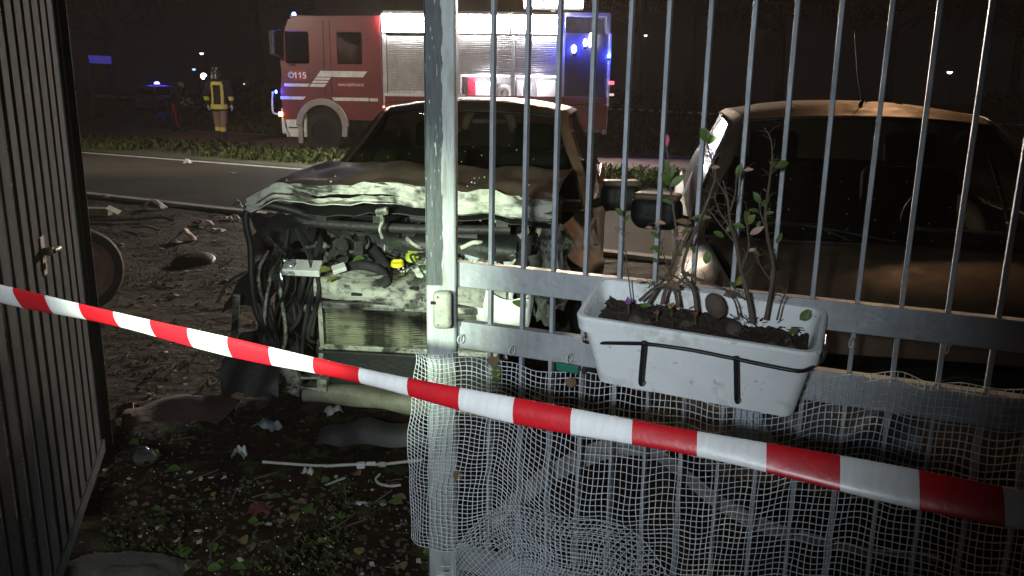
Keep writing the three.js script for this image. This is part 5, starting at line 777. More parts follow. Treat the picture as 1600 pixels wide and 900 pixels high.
// ---------- far left: street sign, cars, second tape ----------
{
  const a = onD(143, 182, 37), top = onD(137, 86, 37), t = thing('street_sign', 'small street name sign, blue light put into its plate colour, on a thin leaning pole at far left', 'sign', [a.x, 0, a.z]);
  obj('pole', [rod([0, -0.1, 0], [top.x - a.x + 0.02, top.y, top.z - a.z], 0.035, 10)], M.galv, t);
  obj('plate', [bx(1.06, 0.34, 0.02, [top.x - a.x + 0.53, top.y - 0.19, top.z - a.z + 0.04], [0, 0, -0.03], 0.006)], mat([0.16, 0.14, 0.62], { roughness: 0.4, emissive: new THREE.Color(0.03, 0.025, 0.2), emissiveIntensity: 1 }), t);  // white plate; blue beacon light is put into its colour and a faint glow
  const car = scene.children.find((o) => o.name === 'hatchback_car');
  const copy = (label, x, z, turn, paint) => { const c = car.clone(); c.name = numbered('hatchback_car'); scene.add(c); c.position.set(x, 0, z); c.rotation.y = turn; for (const q of [...c.children]) if (/leaf|crumbs|aerial|wiper/.test(q.name)) c.remove(q); c.traverse((q) => { if (q.isMesh && q.material === M.gold) q.material = paint; }); return tag(c, label, 'car'); };
  const w = onG(283, 175), d = onG(88, 178);
  const white = copy('white car far behind the uniformed person on the left', w.x, w.z, 0.9, mat([0.6, 0.62, 0.63], { roughness: 0.4 }));
  const dark = copy('dark car with one headlight lit beside the open gate leaf', d.x, d.z, 0.15, mat([0.02, 0.02, 0.025], { roughness: 0.4 }));
  const p = onG(120, 176); p.y = 0.62;
  obj('lit_headlight', [ball(0.11, [0.56, 0.66, 0.0], [1.2, 0.8, 0.6])], glow([1, 0.95, 0.8], 8), dark);
  const b = (px, py, D, r, k) => { const q = onD(px, py, D), o = obj('beacon_light', [ball(r, [0, 0, 0])], glow([0.2, 0.25, 1], k)); o.position.copy(q); return o; };
  const roofB = obj('beacon_light', [ball(0.16, [-0.2, 1.56, -2.0], [1, 0.7, 0.7])], glow([0.3, 0.25, 1], 5), white); obj('beacon_base', [cyl(0.13, 0.15, 0.08, [-0.2, 1.47, -2.0])], M.black, roofB);
  const l = new THREE.PointLight(0x3a30ff, 14, 0, 2); l.position.set(-0.2, 1.56, -2.0); l.castShadow = true; white.add(l);
  const strip2 = (label, pts, w, colA, n) => { // far barrier tape: alternating short strips joined into one ribbon
    const c = new THREE.CatmullRomCurve3(pts), q = c.getPoints(60), pos = [], uv = [], idx = [], L = c.getLength();
    q.forEach((v, i) => { pos.push(v.x, v.y - w / 2, v.z, v.x, v.y + w / 2, v.z, v.x, v.y + w / 2, v.z - 0.004, v.x, v.y - w / 2, v.z - 0.004); for (let k = 0; k < 4; k++) uv.push(i / 60 * L / 0.5, k / 4); if (i) for (let k = 0; k < 4; k++) { const a = (i - 1) * 4 + k, b2 = (i - 1) * 4 + (k + 1) % 4; idx.push(a, a + 4, b2, b2, a + 4, b2 + 4); } });
    const g = new THREE.BufferGeometry(); g.setAttribute('position', new THREE.Float32BufferAttribute(pos, 3)); g.setAttribute('uv', new THREE.Float32BufferAttribute(uv, 2)); g.setIndex(idx); g.computeVertexNormals();
    tag(obj('barrier_tape', [g], mat([1, 1, 1], { map: colA, roughness: 0.4 }), scene, undefined, true), label, 'barrier tape');
  };
  const rw = tex(64, (u) => (u < 0.5 ? [0.6, 0.02, 0.03] : [0.8, 0.8, 0.8])), ww = tex(64, (u) => (u < 0.5 ? [0.62, 0.62, 0.7] : [0.8, 0.8, 0.84]));
  strip2('pale tape strung from the street sign pole to the white car', [onD(144, 149, 36.8), onD(200, 152, 37), onD(255, 152, 38)], 0.12, ww);
  strip2('thin red and white tape strung far behind both parked cars', [onD(870, 168, 21), onD(1000, 172, 23), onD(1120, 178, 24), onD(1330, 186, 24), onD(1620, 196, 24)], 0.05, rw);
  // posts that hold the far tape
  const post = (label, px, py, D) => { const q = onD(px, py, D), s = thing('tape_post', label, 'post', [q.x, 0, q.z]); obj('rod', [rod([0, -0.1, 0], [0, q.y + 0.1, 0], 0.02)], M.darkSteel, s); obj('foot', [cyl(0.12, 0.16, 0.06, [0, 0.03, 0], [0, 0, 0], 14)], M.darkSteel, s); };
  post('thin post holding the far tape beside the pale tree trunk', 1062, 175, 23.6);
}
// ---------- flower box on the gate ----------
const fl = (px, py, off) => toF(onF(px, py, off)).toArray();
{
  const t = thing('flower_box', 'worn white plastic flower box hung on the gate rails', 'flower box', [F0.x, 0, F0.z], FTURN);
  const ringP = (s0, s1, o0, o1, h, r, N = 44) => { // rounded rectangle, seen from above
    const out = [], cs = [[s1 - r, o1 - r, 0], [s0 + r, o1 - r, 1], [s0 + r, o0 + r, 2], [s1 - r, o0 + r, 3]];
    for (const [x, z, q] of cs) for (let k = 0; k < N / 4; k++) { const a = (q + k / (N / 4 - 1)) * Math.PI / 2; out.push([x + Math.cos(a) * r, h, z + Math.sin(a) * r]); }
    return out;
  };
  const warp = ([s, h, o]) => { const u = (s - 0.69) / 0.28; return [s, 0.998 + h - 0.30 * (o - 0.02) - 0.020 * (u * 0.5 + 0.5) - 0.0, o + 0.014 * (1 - u * u) * sstep(0.05, 0.18, o) + 0.004 * Math.sin(s * 17)]; };
  const levels = [ringP(0.483, 0.905, 0.055, 0.155, -0.125, 0.02), ringP(0.468, 0.918, 0.04, 0.168, -0.125, 0.024), ringP(0.432, 0.946, 0.022, 0.188, 0.008, 0.026), ringP(0.420, 0.958, 0.014, 0.198, 0.010, 0.028), ringP(0.416, 0.962, 0.010, 0.202, 0.040, 0.028), ringP(0.420, 0.958, 0.014, 0.198, 0.0455, 0.027), ringP(0.429, 0.949, 0.021, 0.189, 0.0445, 0.026), ringP(0.435, 0.943, 0.026, 0.184, 0.030, 0.024), ringP(0.468, 0.915, 0.045, 0.163, -0.112, 0.02)];
  const loft = (ls, cap0, cap1) => { const pos = [], idx = [], n = ls[0].length; ls.forEach((l) => l.forEach((p) => pos.push(...warp(p)))); for (let j = 0; j < ls.length - 1; j++) for (let i = 0; i < n; i++) { const a = j * n + i, b = j * n + (i + 1) % n; idx.push(a, a + n, b, b, a + n, b + n); } for (const [on, j] of [[cap0, 0], [cap1, ls.length - 1]]) if (on) { const c = [0, 1, 2].map((k) => ls[j].reduce((q, p) => q + p[k], 0) / n); const ci = pos.length / 3; pos.push(...warp(c)); for (let i = 0; i < n; i++) idx.push(ci, j * n + i, j * n + (i + 1) % n); } let g = new THREE.BufferGeometry(); g.setAttribute('position', new THREE.Float32BufferAttribute(pos, 3)); g.setIndex(idx); g = g.toNonIndexed(); g.computeVertexNormals(); return g; };
  const smooth = (g) => { g = mergeVertices(g.deleteAttribute('normal'), 1e-5); g.computeVertexNormals(); return g; };
  obj('trough', [loft(levels, true, true)], M.planter, t);
  const soilRows = []; for (let j = 0; j <= 5; j++) { const r = []; for (let i = 0; i <= 14; i++) r.push(warp([lerp(0.452, 0.928, i / 14), -0.014 + 0.016 * rnd() - 0.012 * (i > 9), lerp(0.036, 0.166, j / 5)])); soilRows.push(r); }
  obj('soil', [patch(soilRows, 70, 24, 0.01, ([x, y, z]) => [x, y + 0.014 * (rnd() - 0.5), z])], mat([0.05, 0.034, 0.024], { map: rep(dustTex, 8), roughness: 1 }), t);
  stuff(obj('plant_litter', [...Array(170)].map((_, k) => { const p = warp([rr(0.46, 0.92), 0.002 + rr(0, 0.014), rr(0.04, 0.165)]), a = rr(0, 6), l = rr(0.008, 0.04); return rod(p, [p[0] + Math.cos(a) * l, p[1] + rr(-0.004, 0.018), p[2] + Math.sin(a) * l * 0.6], rr(0.0006, 0.0017), 5); }), M.litter, t));
  for (let k = 0; k < 9; k++) { const p = warp([rr(0.5, 0.92), 0.006, rr(0.055, 0.15)]); obj('soil_clod', [put(new THREE.DodecahedronGeometry(rr(0.008, 0.02), 1), p, [rr(0, 3), rr(0, 3), 0]).scale(1, 1, 1)], mat([0.13, 0.1, 0.08], { map: rep(dustTex, 20), roughness: 1 }), t); }
  obj('stone', [put(new THREE.DodecahedronGeometry(0.028, 1).scale(0.8, 1.2, 0.8), [fl(1118, 478, 0.11)][0], [0.3, 0, 0.4])], mat([0.16, 0.12, 0.10], { map: rep(dustTex, 12), roughness: 1 }), t);
  // black wire holder
  const h = thing('box_holder', 'black wire holder gripping the front of the white flower box', 'holder', [F0.x, 0, F0.z], FTURN), Q = (px, py, o = 0.236) => fl(px, py, o);
  const c0 = Q(914, 534, 0.16), hoop = [[c0[0] - 0.005, c0[1] + 0.03, 0.0], [c0[0] - 0.008, c0[1] + 0.012, 0.06], c0, Q(1005, 537), Q(1080, 547), Q(1150, 561), Q(1250, 580), [0.965, Q(1260, 582)[1], 0.12], [0.965, Q(1260, 582)[1] + 0.02, 0.0]];
  obj('hoop', [tube(hoop, 0.0044, 70, 8, 0.3)], M.wire, h);
  for (const [a, b, c, d] of [[1006, 536, 1005, 598], [1150, 560, 1154, 625]]) { const p = Q(a, b, 0.236), q = Q(c, d, 0.19); obj('prong', [tube([p, [lerp(p[0], q[0], 0.9), q[1] + 0.012, q[2] + 0.03], [q[0], q[1] - 0.002, q[2]], [q[0], q[1] + 0.0, 0.02]], 0.0055, 24, 8, 0.2), ball(0.0062, p)], M.wire, h); }
}
// ---------- withered plants in the flower box ----------
function leafBlade(at, dir, w, l, up = V(0, 1, 0)) { const d = vec(dir).normalize(), x = V().crossVectors(up, d).normalize(), y = V().crossVectors(d, x), g = leafGeo(w, l); g.applyMatrix4(new THREE.Matrix4().makeBasis(x, y, d)); return g.translate(at.x, at.y, at.z); }
function plant(label, off, stems, leaves, extra) {
  const base = onF(stems[0].p[0][0], stems[0].p[0][1], off), t = thing('plant', label, 'plant', [base.x, base.y, base.z]);
  const L = (px, py, o = off) => onF(px, py, o).sub(base);
  for (const s of stems) { const pts = s.p.map(([x, y], i) => L(x + rr(-1.2, 1.2), y, off + (s.o || 0) * i / s.p.length + rr(-0.006, 0.006))); const n = pts.length * 5, c = new THREE.CatmullRomCurve3(pts), q = c.getPoints(n), g = []; for (let i = 0; i < n; i++) g.push(rod(q[i], q[i + 1], lerp(s.r, s.e || s.r * 0.5, i / n), 6, lerp(s.r, s.e || s.r * 0.5, (i + 1) / n))); obj('stem', g, s.m || M.twig, t); }
  for (const s of stems) { const g = [], n = Math.round(s.p.length * 2.6); for (let k = 0; k < n; k++) { const f = rr(0.1, 0.98) * (s.p.length - 1), i = Math.min(s.p.length - 2, Math.floor(f)), a = L(lerp(s.p[i][0], s.p[i + 1][0], f - i), lerp(s.p[i][1], s.p[i + 1][1], f - i)), q = a.clone().add(V(rr(-1, 1) * 0.03, rr(-0.006, 0.035), rr(-0.015, 0.02))), m = a.clone().lerp(q, 0.5).add(V(rr(-0.004, 0.004), rr(0, 0.006), 0)); g.push(rod(a, m, 0.0009, 4, 0.0007), rod(m, q, 0.0007, 4, 0.0004)); } stuff(obj('twigs', g, M.twig, t)); }
  for (const [x, y, dx, dy, l, w, m = M.leaf] of leaves) obj('leaf', [leafBlade(L(x, y), V(dx, dy, rr(-0.3, 0.6)), w * 0.72, l, V(rr(-0.4, 0.4), 0.5, 1))], m, t);
  if (extra) extra(t, L);
}
const pink = mat([0.62, 0.10, 0.22], { roughness: 0.5 }), palePink = mat([0.42, 0.27, 0.2], { roughness: 0.6 });
plant('thin pale shoot with one green leaf at the left end of the flower box', 0.09, [{ p: [[988, 472], [981, 425], [976, 378], [972, 330]], r: 0.0018 }], [[972, 336, -0.6, 0.6, 0.026, 0.010], [976, 345, 0.5, 0.8, 0.022, 0.007], [980, 395, -0.6, 0.5, 0.014, 0.004]]);
plant('leafy stem with a magenta bud in front of the left mirror', 0.10, [{ p: [[1012, 478], [1028, 448], [1046, 424], [1058, 385], [1052, 335], [1047, 285], [1043, 245], [1041, 226]], r: 0.004, e: 0.0016 }, { p: [[1046, 424], [1036, 395], [1030, 370], [1022, 345]], r: 0.002 }, { p: [[1058, 385], [1072, 360], [1080, 340]], r: 0.0018 }],
  [[1047, 290, -0.7, 0.8, 0.040, 0.011], [1047, 292, 0.8, 0.7, 0.042, 0.012], [1045, 275, -0.25, 1, 0.038, 0.010], [1046, 280, 0.3, 1, 0.036, 0.010], [1052, 320, -0.8, 0.3, 0.030, 0.007], [1056, 345, 0.9, -0.1, 0.036, 0.010, M.leafBrown], [1030, 372, -0.7, 0.5, 0.03, 0.008], [1028, 385, -0.8, -0.2, 0.028, 0.008], [1034, 400, -0.6, 0.7, 0.026, 0.008], [1078, 342, 0.9, 0.15, 0.05, 0.010], [1066, 362, 0.9, 0.3, 0.03, 0.008], [1020, 356, -0.9, 0.1, 0.024, 0.005, palePink], [1055, 372, 0.8, 0.0, 0.022, 0.006, palePink], [1040, 350, -0.9, 0.2, 0.024, 0.006, palePink], [1026, 410, -0.5, 0.6, 0.02, 0.006]],
  (t, L) => obj('bud', [leafBlade(L(1042, 230), V(-0.05, 1, 0.1), 0.0045, 0.03), leafBlade(L(1042, 230), V(0.1, 1, 0.1), 0.004, 0.028, V(1, 0.2, 0.2))], pink, t));
plant('woody stem with one large green leaf at its tip', 0.12, [{ p: [[1090, 490], [1082, 452], [1068, 425], [1072, 395], [1092, 350], [1112, 300], [1118, 270], [1108, 235], [1103, 214]], r: 0.005, e: 0.0016 }, { p: [[1082, 452], [1050, 430], [1030, 438], [1012, 450]], r: 0.003 }, { p: [[1068, 425], [1100, 440], [1140, 455], [1170, 470]], r: 0.004, e: 0.002 }, { p: [[1072, 395], [1082, 370], [1086, 345]], r: 0.0018 }],
  [[1106, 222, -0.45, 0.7, 0.036, 0.017], [1105, 222, 0.5, 0.3, 0.03, 0.014], [1103, 412, 0.1, 1, 0.03, 0.013], [1112, 262, 0.9, 0.1, 0.018, 0.006, palePink], [1108, 246, -0.9, 0.4, 0.014, 0.005], [1086, 395, -0.6, 0.7, 0.024, 0.009], [1065, 400, -0.7, 0.5, 0.022, 0.008]]);
plant('bare grey forked twig in the middle of the flower box', 0.11, [{ p: [[1176, 505], [1170, 470], [1158, 420], [1150, 380], [1142, 350], [1136, 310], [1131, 282]], r: 0.0065, e: 0.0016 }, { p: [[1136, 308], [1122, 285], [1106, 267]], r: 0.002, e: 0.001 }, { p: [[1142, 330], [1150, 300], [1152, 272], [1162, 264]], r: 0.002, e: 0.001 }, { p: [[1146, 365], [1128, 335], [1118, 318], [1117, 298]], r: 0.0022, e: 0.001 }, { p: [[1158, 420], [1170, 385], [1168, 350], [1172, 330]], r: 0.0024, e: 0.0012 }, { p: [[1150, 380], [1126, 352], [1108, 330], [1098, 322]], r: 0.002, e: 0.001 }],
  [[1152, 276, 0.2, 0.9, 0.03, 0.010, M.leaf], [1160, 266, 0.9, 0.1, 0.024, 0.006, palePink], [1168, 352, -0.3, 1, 0.034, 0.012], [1166, 350, 0.6, 0.9, 0.030, 0.012, M.leafYellow], [1164, 356, -0.9, 0.2, 0.028, 0.009], [1172, 366, 0.9, 0.7, 0.034, 0.010, palePink], [1131, 370, -0.9, 0.4, 0.028, 0.009], [1134, 364, 0.5, 0.7, 0.022, 0.007], [1150, 446, 0.4, 0.9, 0.03, 0.012, M.leafYellow], [1148, 450, -0.6, 0.6, 0.026, 0.009], [1168, 392, 0.9, 0.2, 0.018, 0.006, palePink]]);
plant('tall thin dead twig right of the forked twig', 0.10, [{ p: [[1196, 500], [1203, 460], [1208, 420], [1200, 370], [1196, 335], [1201, 290], [1206, 240], [1203, 215], [1196, 200]], r: 0.005, e: 0.0012 }, { p: [[1200, 370], [1190, 340], [1186, 312]], r: 0.002 }, { p: [[1201, 275], [1210, 268], [1216, 262]], r: 0.0013 }, { p: [[1205, 440], [1188, 415], [1180, 385]], r: 0.002, e: 0.001 }],
  [[1212, 262, 0.9, 0.35, 0.032, 0.012, M.leaf], [1211, 258, -0.6, 0.2, 0.02, 0.008, M.leafYellow], [1188, 318, -0.6, 0.9, 0.03, 0.010], [1190, 322, 0.5, 0.9, 0.026, 0.008], [1186, 330, -0.9, 0.1, 0.026, 0.007], [1194, 335, 0.8, 0.3, 0.022, 0.007], [1188, 345, -0.4, -0.8, 0.02, 0.006], [1212, 380, 0.4, 0.9, 0.026, 0.008], [1186, 400, -0.6, 0.6, 0.018, 0.006], [1198, 300, -0.8, 0.5, 0.014, 0.004, M.leafBrown]]);
plant('short dry stalks between the woody plants', 0.13, [{ p: [[1060, 480], [1055, 455], [1040, 432]], r: 0.005, e: 0.003 }, { p: [[1035, 475], [1042, 452], [1062, 440], [1075, 425]], r: 0.0055, e: 0.0025 }, { p: [[1000, 470], [1020, 452], [1040, 446], [1058, 456]], r: 0.004, e: 0.002 }, { p: [[1155, 495], [1148, 470], [1135, 455]], r: 0.003, e: 0.001 }, { p: [[1215, 500], [1222, 470], [1230, 455]], r: 0.0022, e: 0.001 }], [[1040, 445, 0.7, 0.3, 0.03, 0.010, M.leafBrown], [1062, 452, -0.6, 0.4, 0.026, 0.009, M.leafBrown], [1130, 462, 0.8, 0.2, 0.03, 0.011, M.leafBrown], [1250, 500, 0.4, 0.6, 0.03, 0.013, M.leaf], [1232, 520, 0.6, 0.5, 0.024, 0.010], [1000, 478, 0.9, 0.2, 0.03, 0.008, M.leaf], [990, 440, 0.9, 0.1, 0.022, 0.006, palePink]]);
for (const [label, px, py, col, r] of [['purple violet flower at the left end of the flower box', 981, 470, [0.20, 0.09, 0.32], 0.009], ['small orange-yellow withered flower in the flower box', 1048, 476, [0.26, 0.12, 0.03], 0.009], ['small dark red flower left of the brown stone in the flower box', 1086, 488, [0.2, 0.02, 0.04], 0.009], ['faded red flower near the left rim of the flower box', 1026, 487, [0.22, 0.05, 0.06], 0.007]]) {
  const p = onF(px, py, 0.14), t = thing('flower', label, 'flower', [p.x, p.y, p.z]); const m = mat(col, { roughness: 0.7 });
  for (let k = 0; k < 7; k++) { const a = k * 0.9 + rr(-0.3, 0.3); obj('petal', [leafBlade(V(rr(-0.002, 0.002), rr(-0.003, 0.002), 0), V(Math.cos(a), Math.sin(a) * 0.7, rr(-0.4, 0.8)), r * rr(0.35, 0.6), r * rr(0.6, 1.15), V(rr(-0.5, 0.5), rr(-0.5, 0.5), 1))], m, t); }
  obj('flower_stem', [rod([0, 0, 0], [0.004, -0.03, -0.004], 0.0016)], M.leaf, t);
}
// ---------- white mesh netting hung on the gate ----------
function threads(f, n, m, r, along) {      // n threads of m segments over the sheet f(u, v); three-sided strands
  const pos = [], idx = [], A = V(), nn = V();
  for (let i = 0; i <= n; i++) {
    const w = r * rr(0.85, 1.2), P = [];
    for (let k = 0; k <= m; k++) { const p = along ? f(i / n, k / m, i) : f(k / m, i / n, i); P.push(p); }
    let start = true;
    for (let k = 0; k <= m; k++) {
      const p = P[k]; if (!p) { start = true; continue; }
      const a = P[Math.max(0, k - 1)] || p, b = P[Math.min(m, k + 1)] || p; A.set(b[0] - a[0], b[1] - a[1], b[2] - a[2]); if (A.lengthSq() < 1e-12) A.set(1, 0, 0); A.normalize();
      nn.crossVectors(A, V(0, 0, 1)).normalize(); const c = pos.length / 3;
      pos.push(p[0] + nn.x * w, p[1] + nn.y * w, p[2], p[0] - nn.x * w, p[1] - nn.y * w, p[2], p[0], p[1], p[2] + w * 1.1);
      if (!start) { const q = c - 3; for (const [x, y] of [[0, 2], [2, 1], [1, 0]]) idx.push(q + x, q + y, c + x, c + x, q + y, c + y); }
      start = false;
    }
  }
  const g = new THREE.BufferGeometry(); g.setAttribute('position', new THREE.Float32BufferAttribute(pos, 3)); g.setIndex(idx); g.computeVertexNormals(); return g;
}
{
  const t = thing('plastic_netting', 'white plastic mesh netting hanging from the lower rail of the gate', 'netting', [F0.x, 0, F0.z], FTURN);
  const g = (x, c, w) => Math.exp(-(((x - c) / w) ** 2));
  const sheet = (u, v) => {
    const s0 = -0.135 + 1.78 * u, top = 0.795 + 0.10 * sstep(0.75, 1.15, s0) + 0.008 * Math.sin(s0 * 14) - 0.025 * g(s0, 0.2, 0.14), bot = lerp(0.195 + 0.2 * Math.max(0, s0), 0.03, sstep(0.13, 0.34, s0));
    const vv = v + 0.03 * Math.sin(s0 * 5 + 1) * v * (1 - v) * 4 * 0.5 + 0.06 * g(s0, 0.55, 0.25) * Math.sin(v * Math.PI) + 0.05 * g(s0, 0.45, 0.2) * g(v, 0.35, 0.2);
    const h = lerp(top, bot, vv) + 0.004 * Math.sin(s0 * 41 + v * 3);
    const s = s0 + 0.016 * Math.sin(v * 7 + 0.5) * g(s0, -0.13, 0.16) + 0.007 * Math.sin(v * 5 + s0 * 8) + 0.006 * v * Math.sin(s0 * 21) - 0.02 * g(v, 0.05, 0.1) * g(s0, -0.13, 0.1) * -1;
    const o = 0.016 + 0.05 * g(s0, -0.05, 0.09) + 0.013 * Math.sin(s0 * 19 + 0.6) * v * (0.4 + 0.6 * Math.sin(v * 3)) + 0.014 * Math.sin(v * 9 + s0 * 11) * v + 0.05 * v * v * g(s0, 0.35, 0.3) + 0.03 * g(s0, 0.5, 0.22) * g(v, 0.42, 0.12) + 0.004 * Math.sin(s0 * 60 + v * 20);
    return [s, h, Math.max(0.006, o)];
  };
  const hash2 = (i, k) => hash(i, k, 77);
  stuff(obj('vertical_threads', [threads((u, v, i) => sheet(u + 0.0006 * Math.sin(v * 40 + i), v), 122, 90, 0.00125, true)], M.net, t));
  stuff(obj('cross_threads', [threads((u, v, i) => { const p = sheet(u, v); p[1] += 0.0012 * Math.sin(u * 90 + i * 2); return p; }, 47, 210, 0.00125, false)], M.net, t));
  for (const [px, py] of [[720, 530], [800, 548], [890, 560], [1330, 536], [1480, 545]]) { const q = fl(px, py, 0.02); obj('cable_tie', [put(new THREE.TorusGeometry(0.012, 0.0016, 6, 14), q, [0, 1.2, 0.2]), rod(q, [q[0] + 0.008, q[1] + 0.02, q[2] + 0.02], 0.001, 5)], M.white, t); }
}
{ // its loose lower end, rolled up in front of the gate foot
  const t = thing('netting_roll', 'loose bunched end of white mesh netting lying at the foot of the gate', 'netting', [F0.x, 0, F0.z], FTURN);
  const c = fl(890, 930, 0.05), R = 0.30;
  const dome = (u, v) => { const a = Math.PI * (1.08 - 1.0 * u), k = lerp(0.12, 1, v), w = 1 + 0.02 * Math.sin(a * 4 + v * 4), x = Math.cos(a) * R * 1.15 * k * w, y = Math.sin(a) * R * 0.95 * k * w; return [c[0] + x + 0.01 * Math.sin(v * 13), Math.max(0.01, c[1] + y + 0.012 * Math.sin(u * 19)), 0.05 + 0.17 * Math.sqrt(Math.max(0, 1 - k * k * 0.9)) + 0.008 * Math.sin(u * 17 + v * 5)]; };
  stuff(obj('cross_threads', [threads((u, v, i) => { const p = dome(u, v); p[2] += 0.0015 * Math.sin(i * 3.1 + u * 30); return p; }, 30, 90, 0.00095, false)], M.net, t));
  stuff(obj('vertical_threads', [threads((u, v) => dome(u, v), 62, 40, 0.00095, true)], M.net, t));
  const fray = []; for (let k = 0; k < 60; k++) { const p = dome(rr(0.0, 0.12), rr(0.75, 1)); fray.push(rod(p, [p[0] + rr(-0.05, 0.01), Math.max(0.01, p[1] + rr(-0.05, 0.02)), p[2] + rr(-0.02, 0.03)], 0.0009, 4)); }
  stuff(obj('frayed_ends', fray, M.net, t));
}
{ // torn bumper cover jammed behind the gate: an arched pale strip seen through the netting
  const t = thing('bumper_cover', 'torn pale bumper cover arched behind the netting at the gate foot', 'bumper', [F0.x, 0, F0.z], FTURN);
  const rows = [[[764, 812], [800, 770], [855, 728], [925, 694], [1000, 686], [1060, 722], [1130, 782], [1232, 820], [1340, 850], [1470, 872]], [[775, 800], [812, 790], [868, 752], [932, 722], [1000, 706], [1056, 742], [1126, 800], [1228, 836], [1336, 862], [1468, 880]]];
  obj('cover', [patch(rows.map((r, j) => r.map(([x, y], i) => fl(x, y, -0.07 - 0.02 * j - 0.015 * i))), 60, 6, 0.006, ([x, y, z], u, v) => [x, y + 0.003 * Math.sin(u * 40), z + 0.012 * Math.sin(u * 17 + v)])], mat([0.42, 0.43, 0.44], { map: rep(dustTex, 4), roughness: 0.5 }), t);
  obj('ragged_end', [patch([[fl(768, 812, -0.06), fl(800, 800, -0.06), fl(802, 770, -0.08)], [fl(772, 828, -0.05), fl(786, 812, -0.05), fl(800, 785, -0.06)]], 8, 6, 0.004)], M.paleSheet, t);
  obj('clip', [bx(0.012, 0.02, 0.012, fl(1180, 808, -0.14)), bx(0.01, 0.016, 0.01, fl(1245, 830, -0.15)), bx(0.01, 0.02, 0.01, fl(1300, 845, -0.16))], M.black, t);
}
{ // pale plastic sheet and dark splash guard behind the netting under the flower box
  const t = thing('plastic_sheet', 'bluish plastic sheet behind the netting below the right end of the flower box', 'plastic sheet', [F0.x, 0, F0.z], FTURN);
  obj('sheet', [patch([[fl(1150, 615, -0.05), fl(1185, 620, -0.05), fl(1195, 640, -0.06)], [fl(1148, 650, -0.05), fl(1175, 655, -0.04), fl(1192, 660, -0.06)], [fl(1150, 690, -0.06), fl(1180, 690, -0.05), fl(1215, 695, -0.06)]], 8, 8, 0.004)], mat([0.4, 0.46, 0.52], { roughness: 0.4 }), t);
  const d = thing('splash_guard', 'dark grey broken splash guard behind the netting right of the plastic sheet', 'splash guard', [F0.x, 0, F0.z], FTURN);
  obj('guard', [patch([[fl(1200, 600, -0.09), fl(1320, 625, -0.10), fl(1420, 600, -0.12)], [fl(1192, 645, -0.05), fl(1310, 690, -0.06), fl(1440, 680, -0.1)], [fl(1215, 690, -0.07), fl(1330, 720, -0.08), fl(1450, 730, -0.12)]], 14, 10, 0.006, ([x, y, z], u, v) => [x, y + 0.01 * Math.sin(u * 11), z + 0.015 * Math.sin(u * 9 + v * 7)])], mat([0.06, 0.065, 0.075], { roughness: 0.45, map: rep(dustTex, 4) }), d);
  const s = thing('green_tag', 'small green plastic box tied under the lower rail', 'plastic box', [F0.x, 0, F0.z], FTURN), q = fl(887, 575, 0.03);
  obj('case', [put(new RoundedBoxGeometry(0.062, 0.022, 0.012, 2, 0.003), q, [0, 0, -0.02])], mat([0.01, 0.16, 0.10], { roughness: 0.5 }), s); obj('clip', [bx(0.012, 0.018, 0.014, [q[0] + 0.045, q[1], q[2]], [0, 0, 0], 0.003)], M.plastic, s);
}
{ // leaves and a sprig caught in the netting
  const q = onF(775, 590, 0.035), t = thing('leafy_sprig', 'small green sprig caught in the top of the netting beside the post', 'sprig', [q.x, q.y, q.z]);
  obj('stem', [tube([[0.002, -0.03, 0], [0, 0, 0.004], [-0.004, 0.03, 0.008]], 0.0016, 10, 5)], M.leaf, t);
  for (let k = 0; k < 9; k++) obj('leaf', [leafBlade(V(rr(-0.002, 0.002), -0.01 + k * 0.005, 0.006), V((k % 2 ? 1 : -1), 0.7, rr(0, 0.5)), 0.0035, 0.018, V(0, 0.3, 1))], k % 3 ? M.leaf : M.leafYellow, t);
  for (const [label, px, py, m, r] of [['brown withered leaf caught in the netting above the green sprig', 762, 566, M.leafBrown, 0.4], ['pale green leaf caught in the netting under the barrier tape near the post', 738, 628, M.leaf, 1.4], ['brown leaf stuck low in the netting near its left edge', 720, 748, M.leafBrown, 2.1], ['dry leaf stuck in the netting below the green plastic box', 900, 600, M.leafBrown, 2.7]]) {
    const p = onF(px, py, 0.04), o = obj('caught_leaf', [leafBlade(V(0, 0, 0), V(Math.cos(r), Math.sin(r), 0.3), 0.014, 0.036, V(0, 0.2, 1))], m); o.position.copy(p); tag(o, label, 'leaf');
  }
}
// ---------- wheel behind the open leaf ----------
{
  const p = onG(128, 486), t = thing('loose_wheel', 'loose car wheel with a rusty brown rim standing behind the open gate leaf', 'wheel', [p.x, 0.285, p.z], 0.75);
  const w = 0.16, r = 0.285, L = (a, n = 40) => put(lathe(a, n), [0, 0, 0], [Math.PI / 2, 0, 0]);
  obj('tyre', [L([[r * 0.70, -w / 2], [r * 0.9, -w / 2], [r, -w * 0.3], [r, w * 0.3], [r * 0.9, w / 2], [r * 0.72, w * 0.46], [r * 0.70, 0]])], M.rubber, t);
  obj('rim', [L([[0, 0.005], [0.07, 0.01], [0.1, 0.03], [0.155, 0.018], [0.18, 0.03], [0.205, 0.076], [0.214, 0.078], [0.21, -0.06]])], mat([0.26, 0.14, 0.095], { map: rep(dustTex, 4), roughness: 0.7, bumpMap: rep(bumpTex, 6), bumpScale: 0.002 }), t);
}
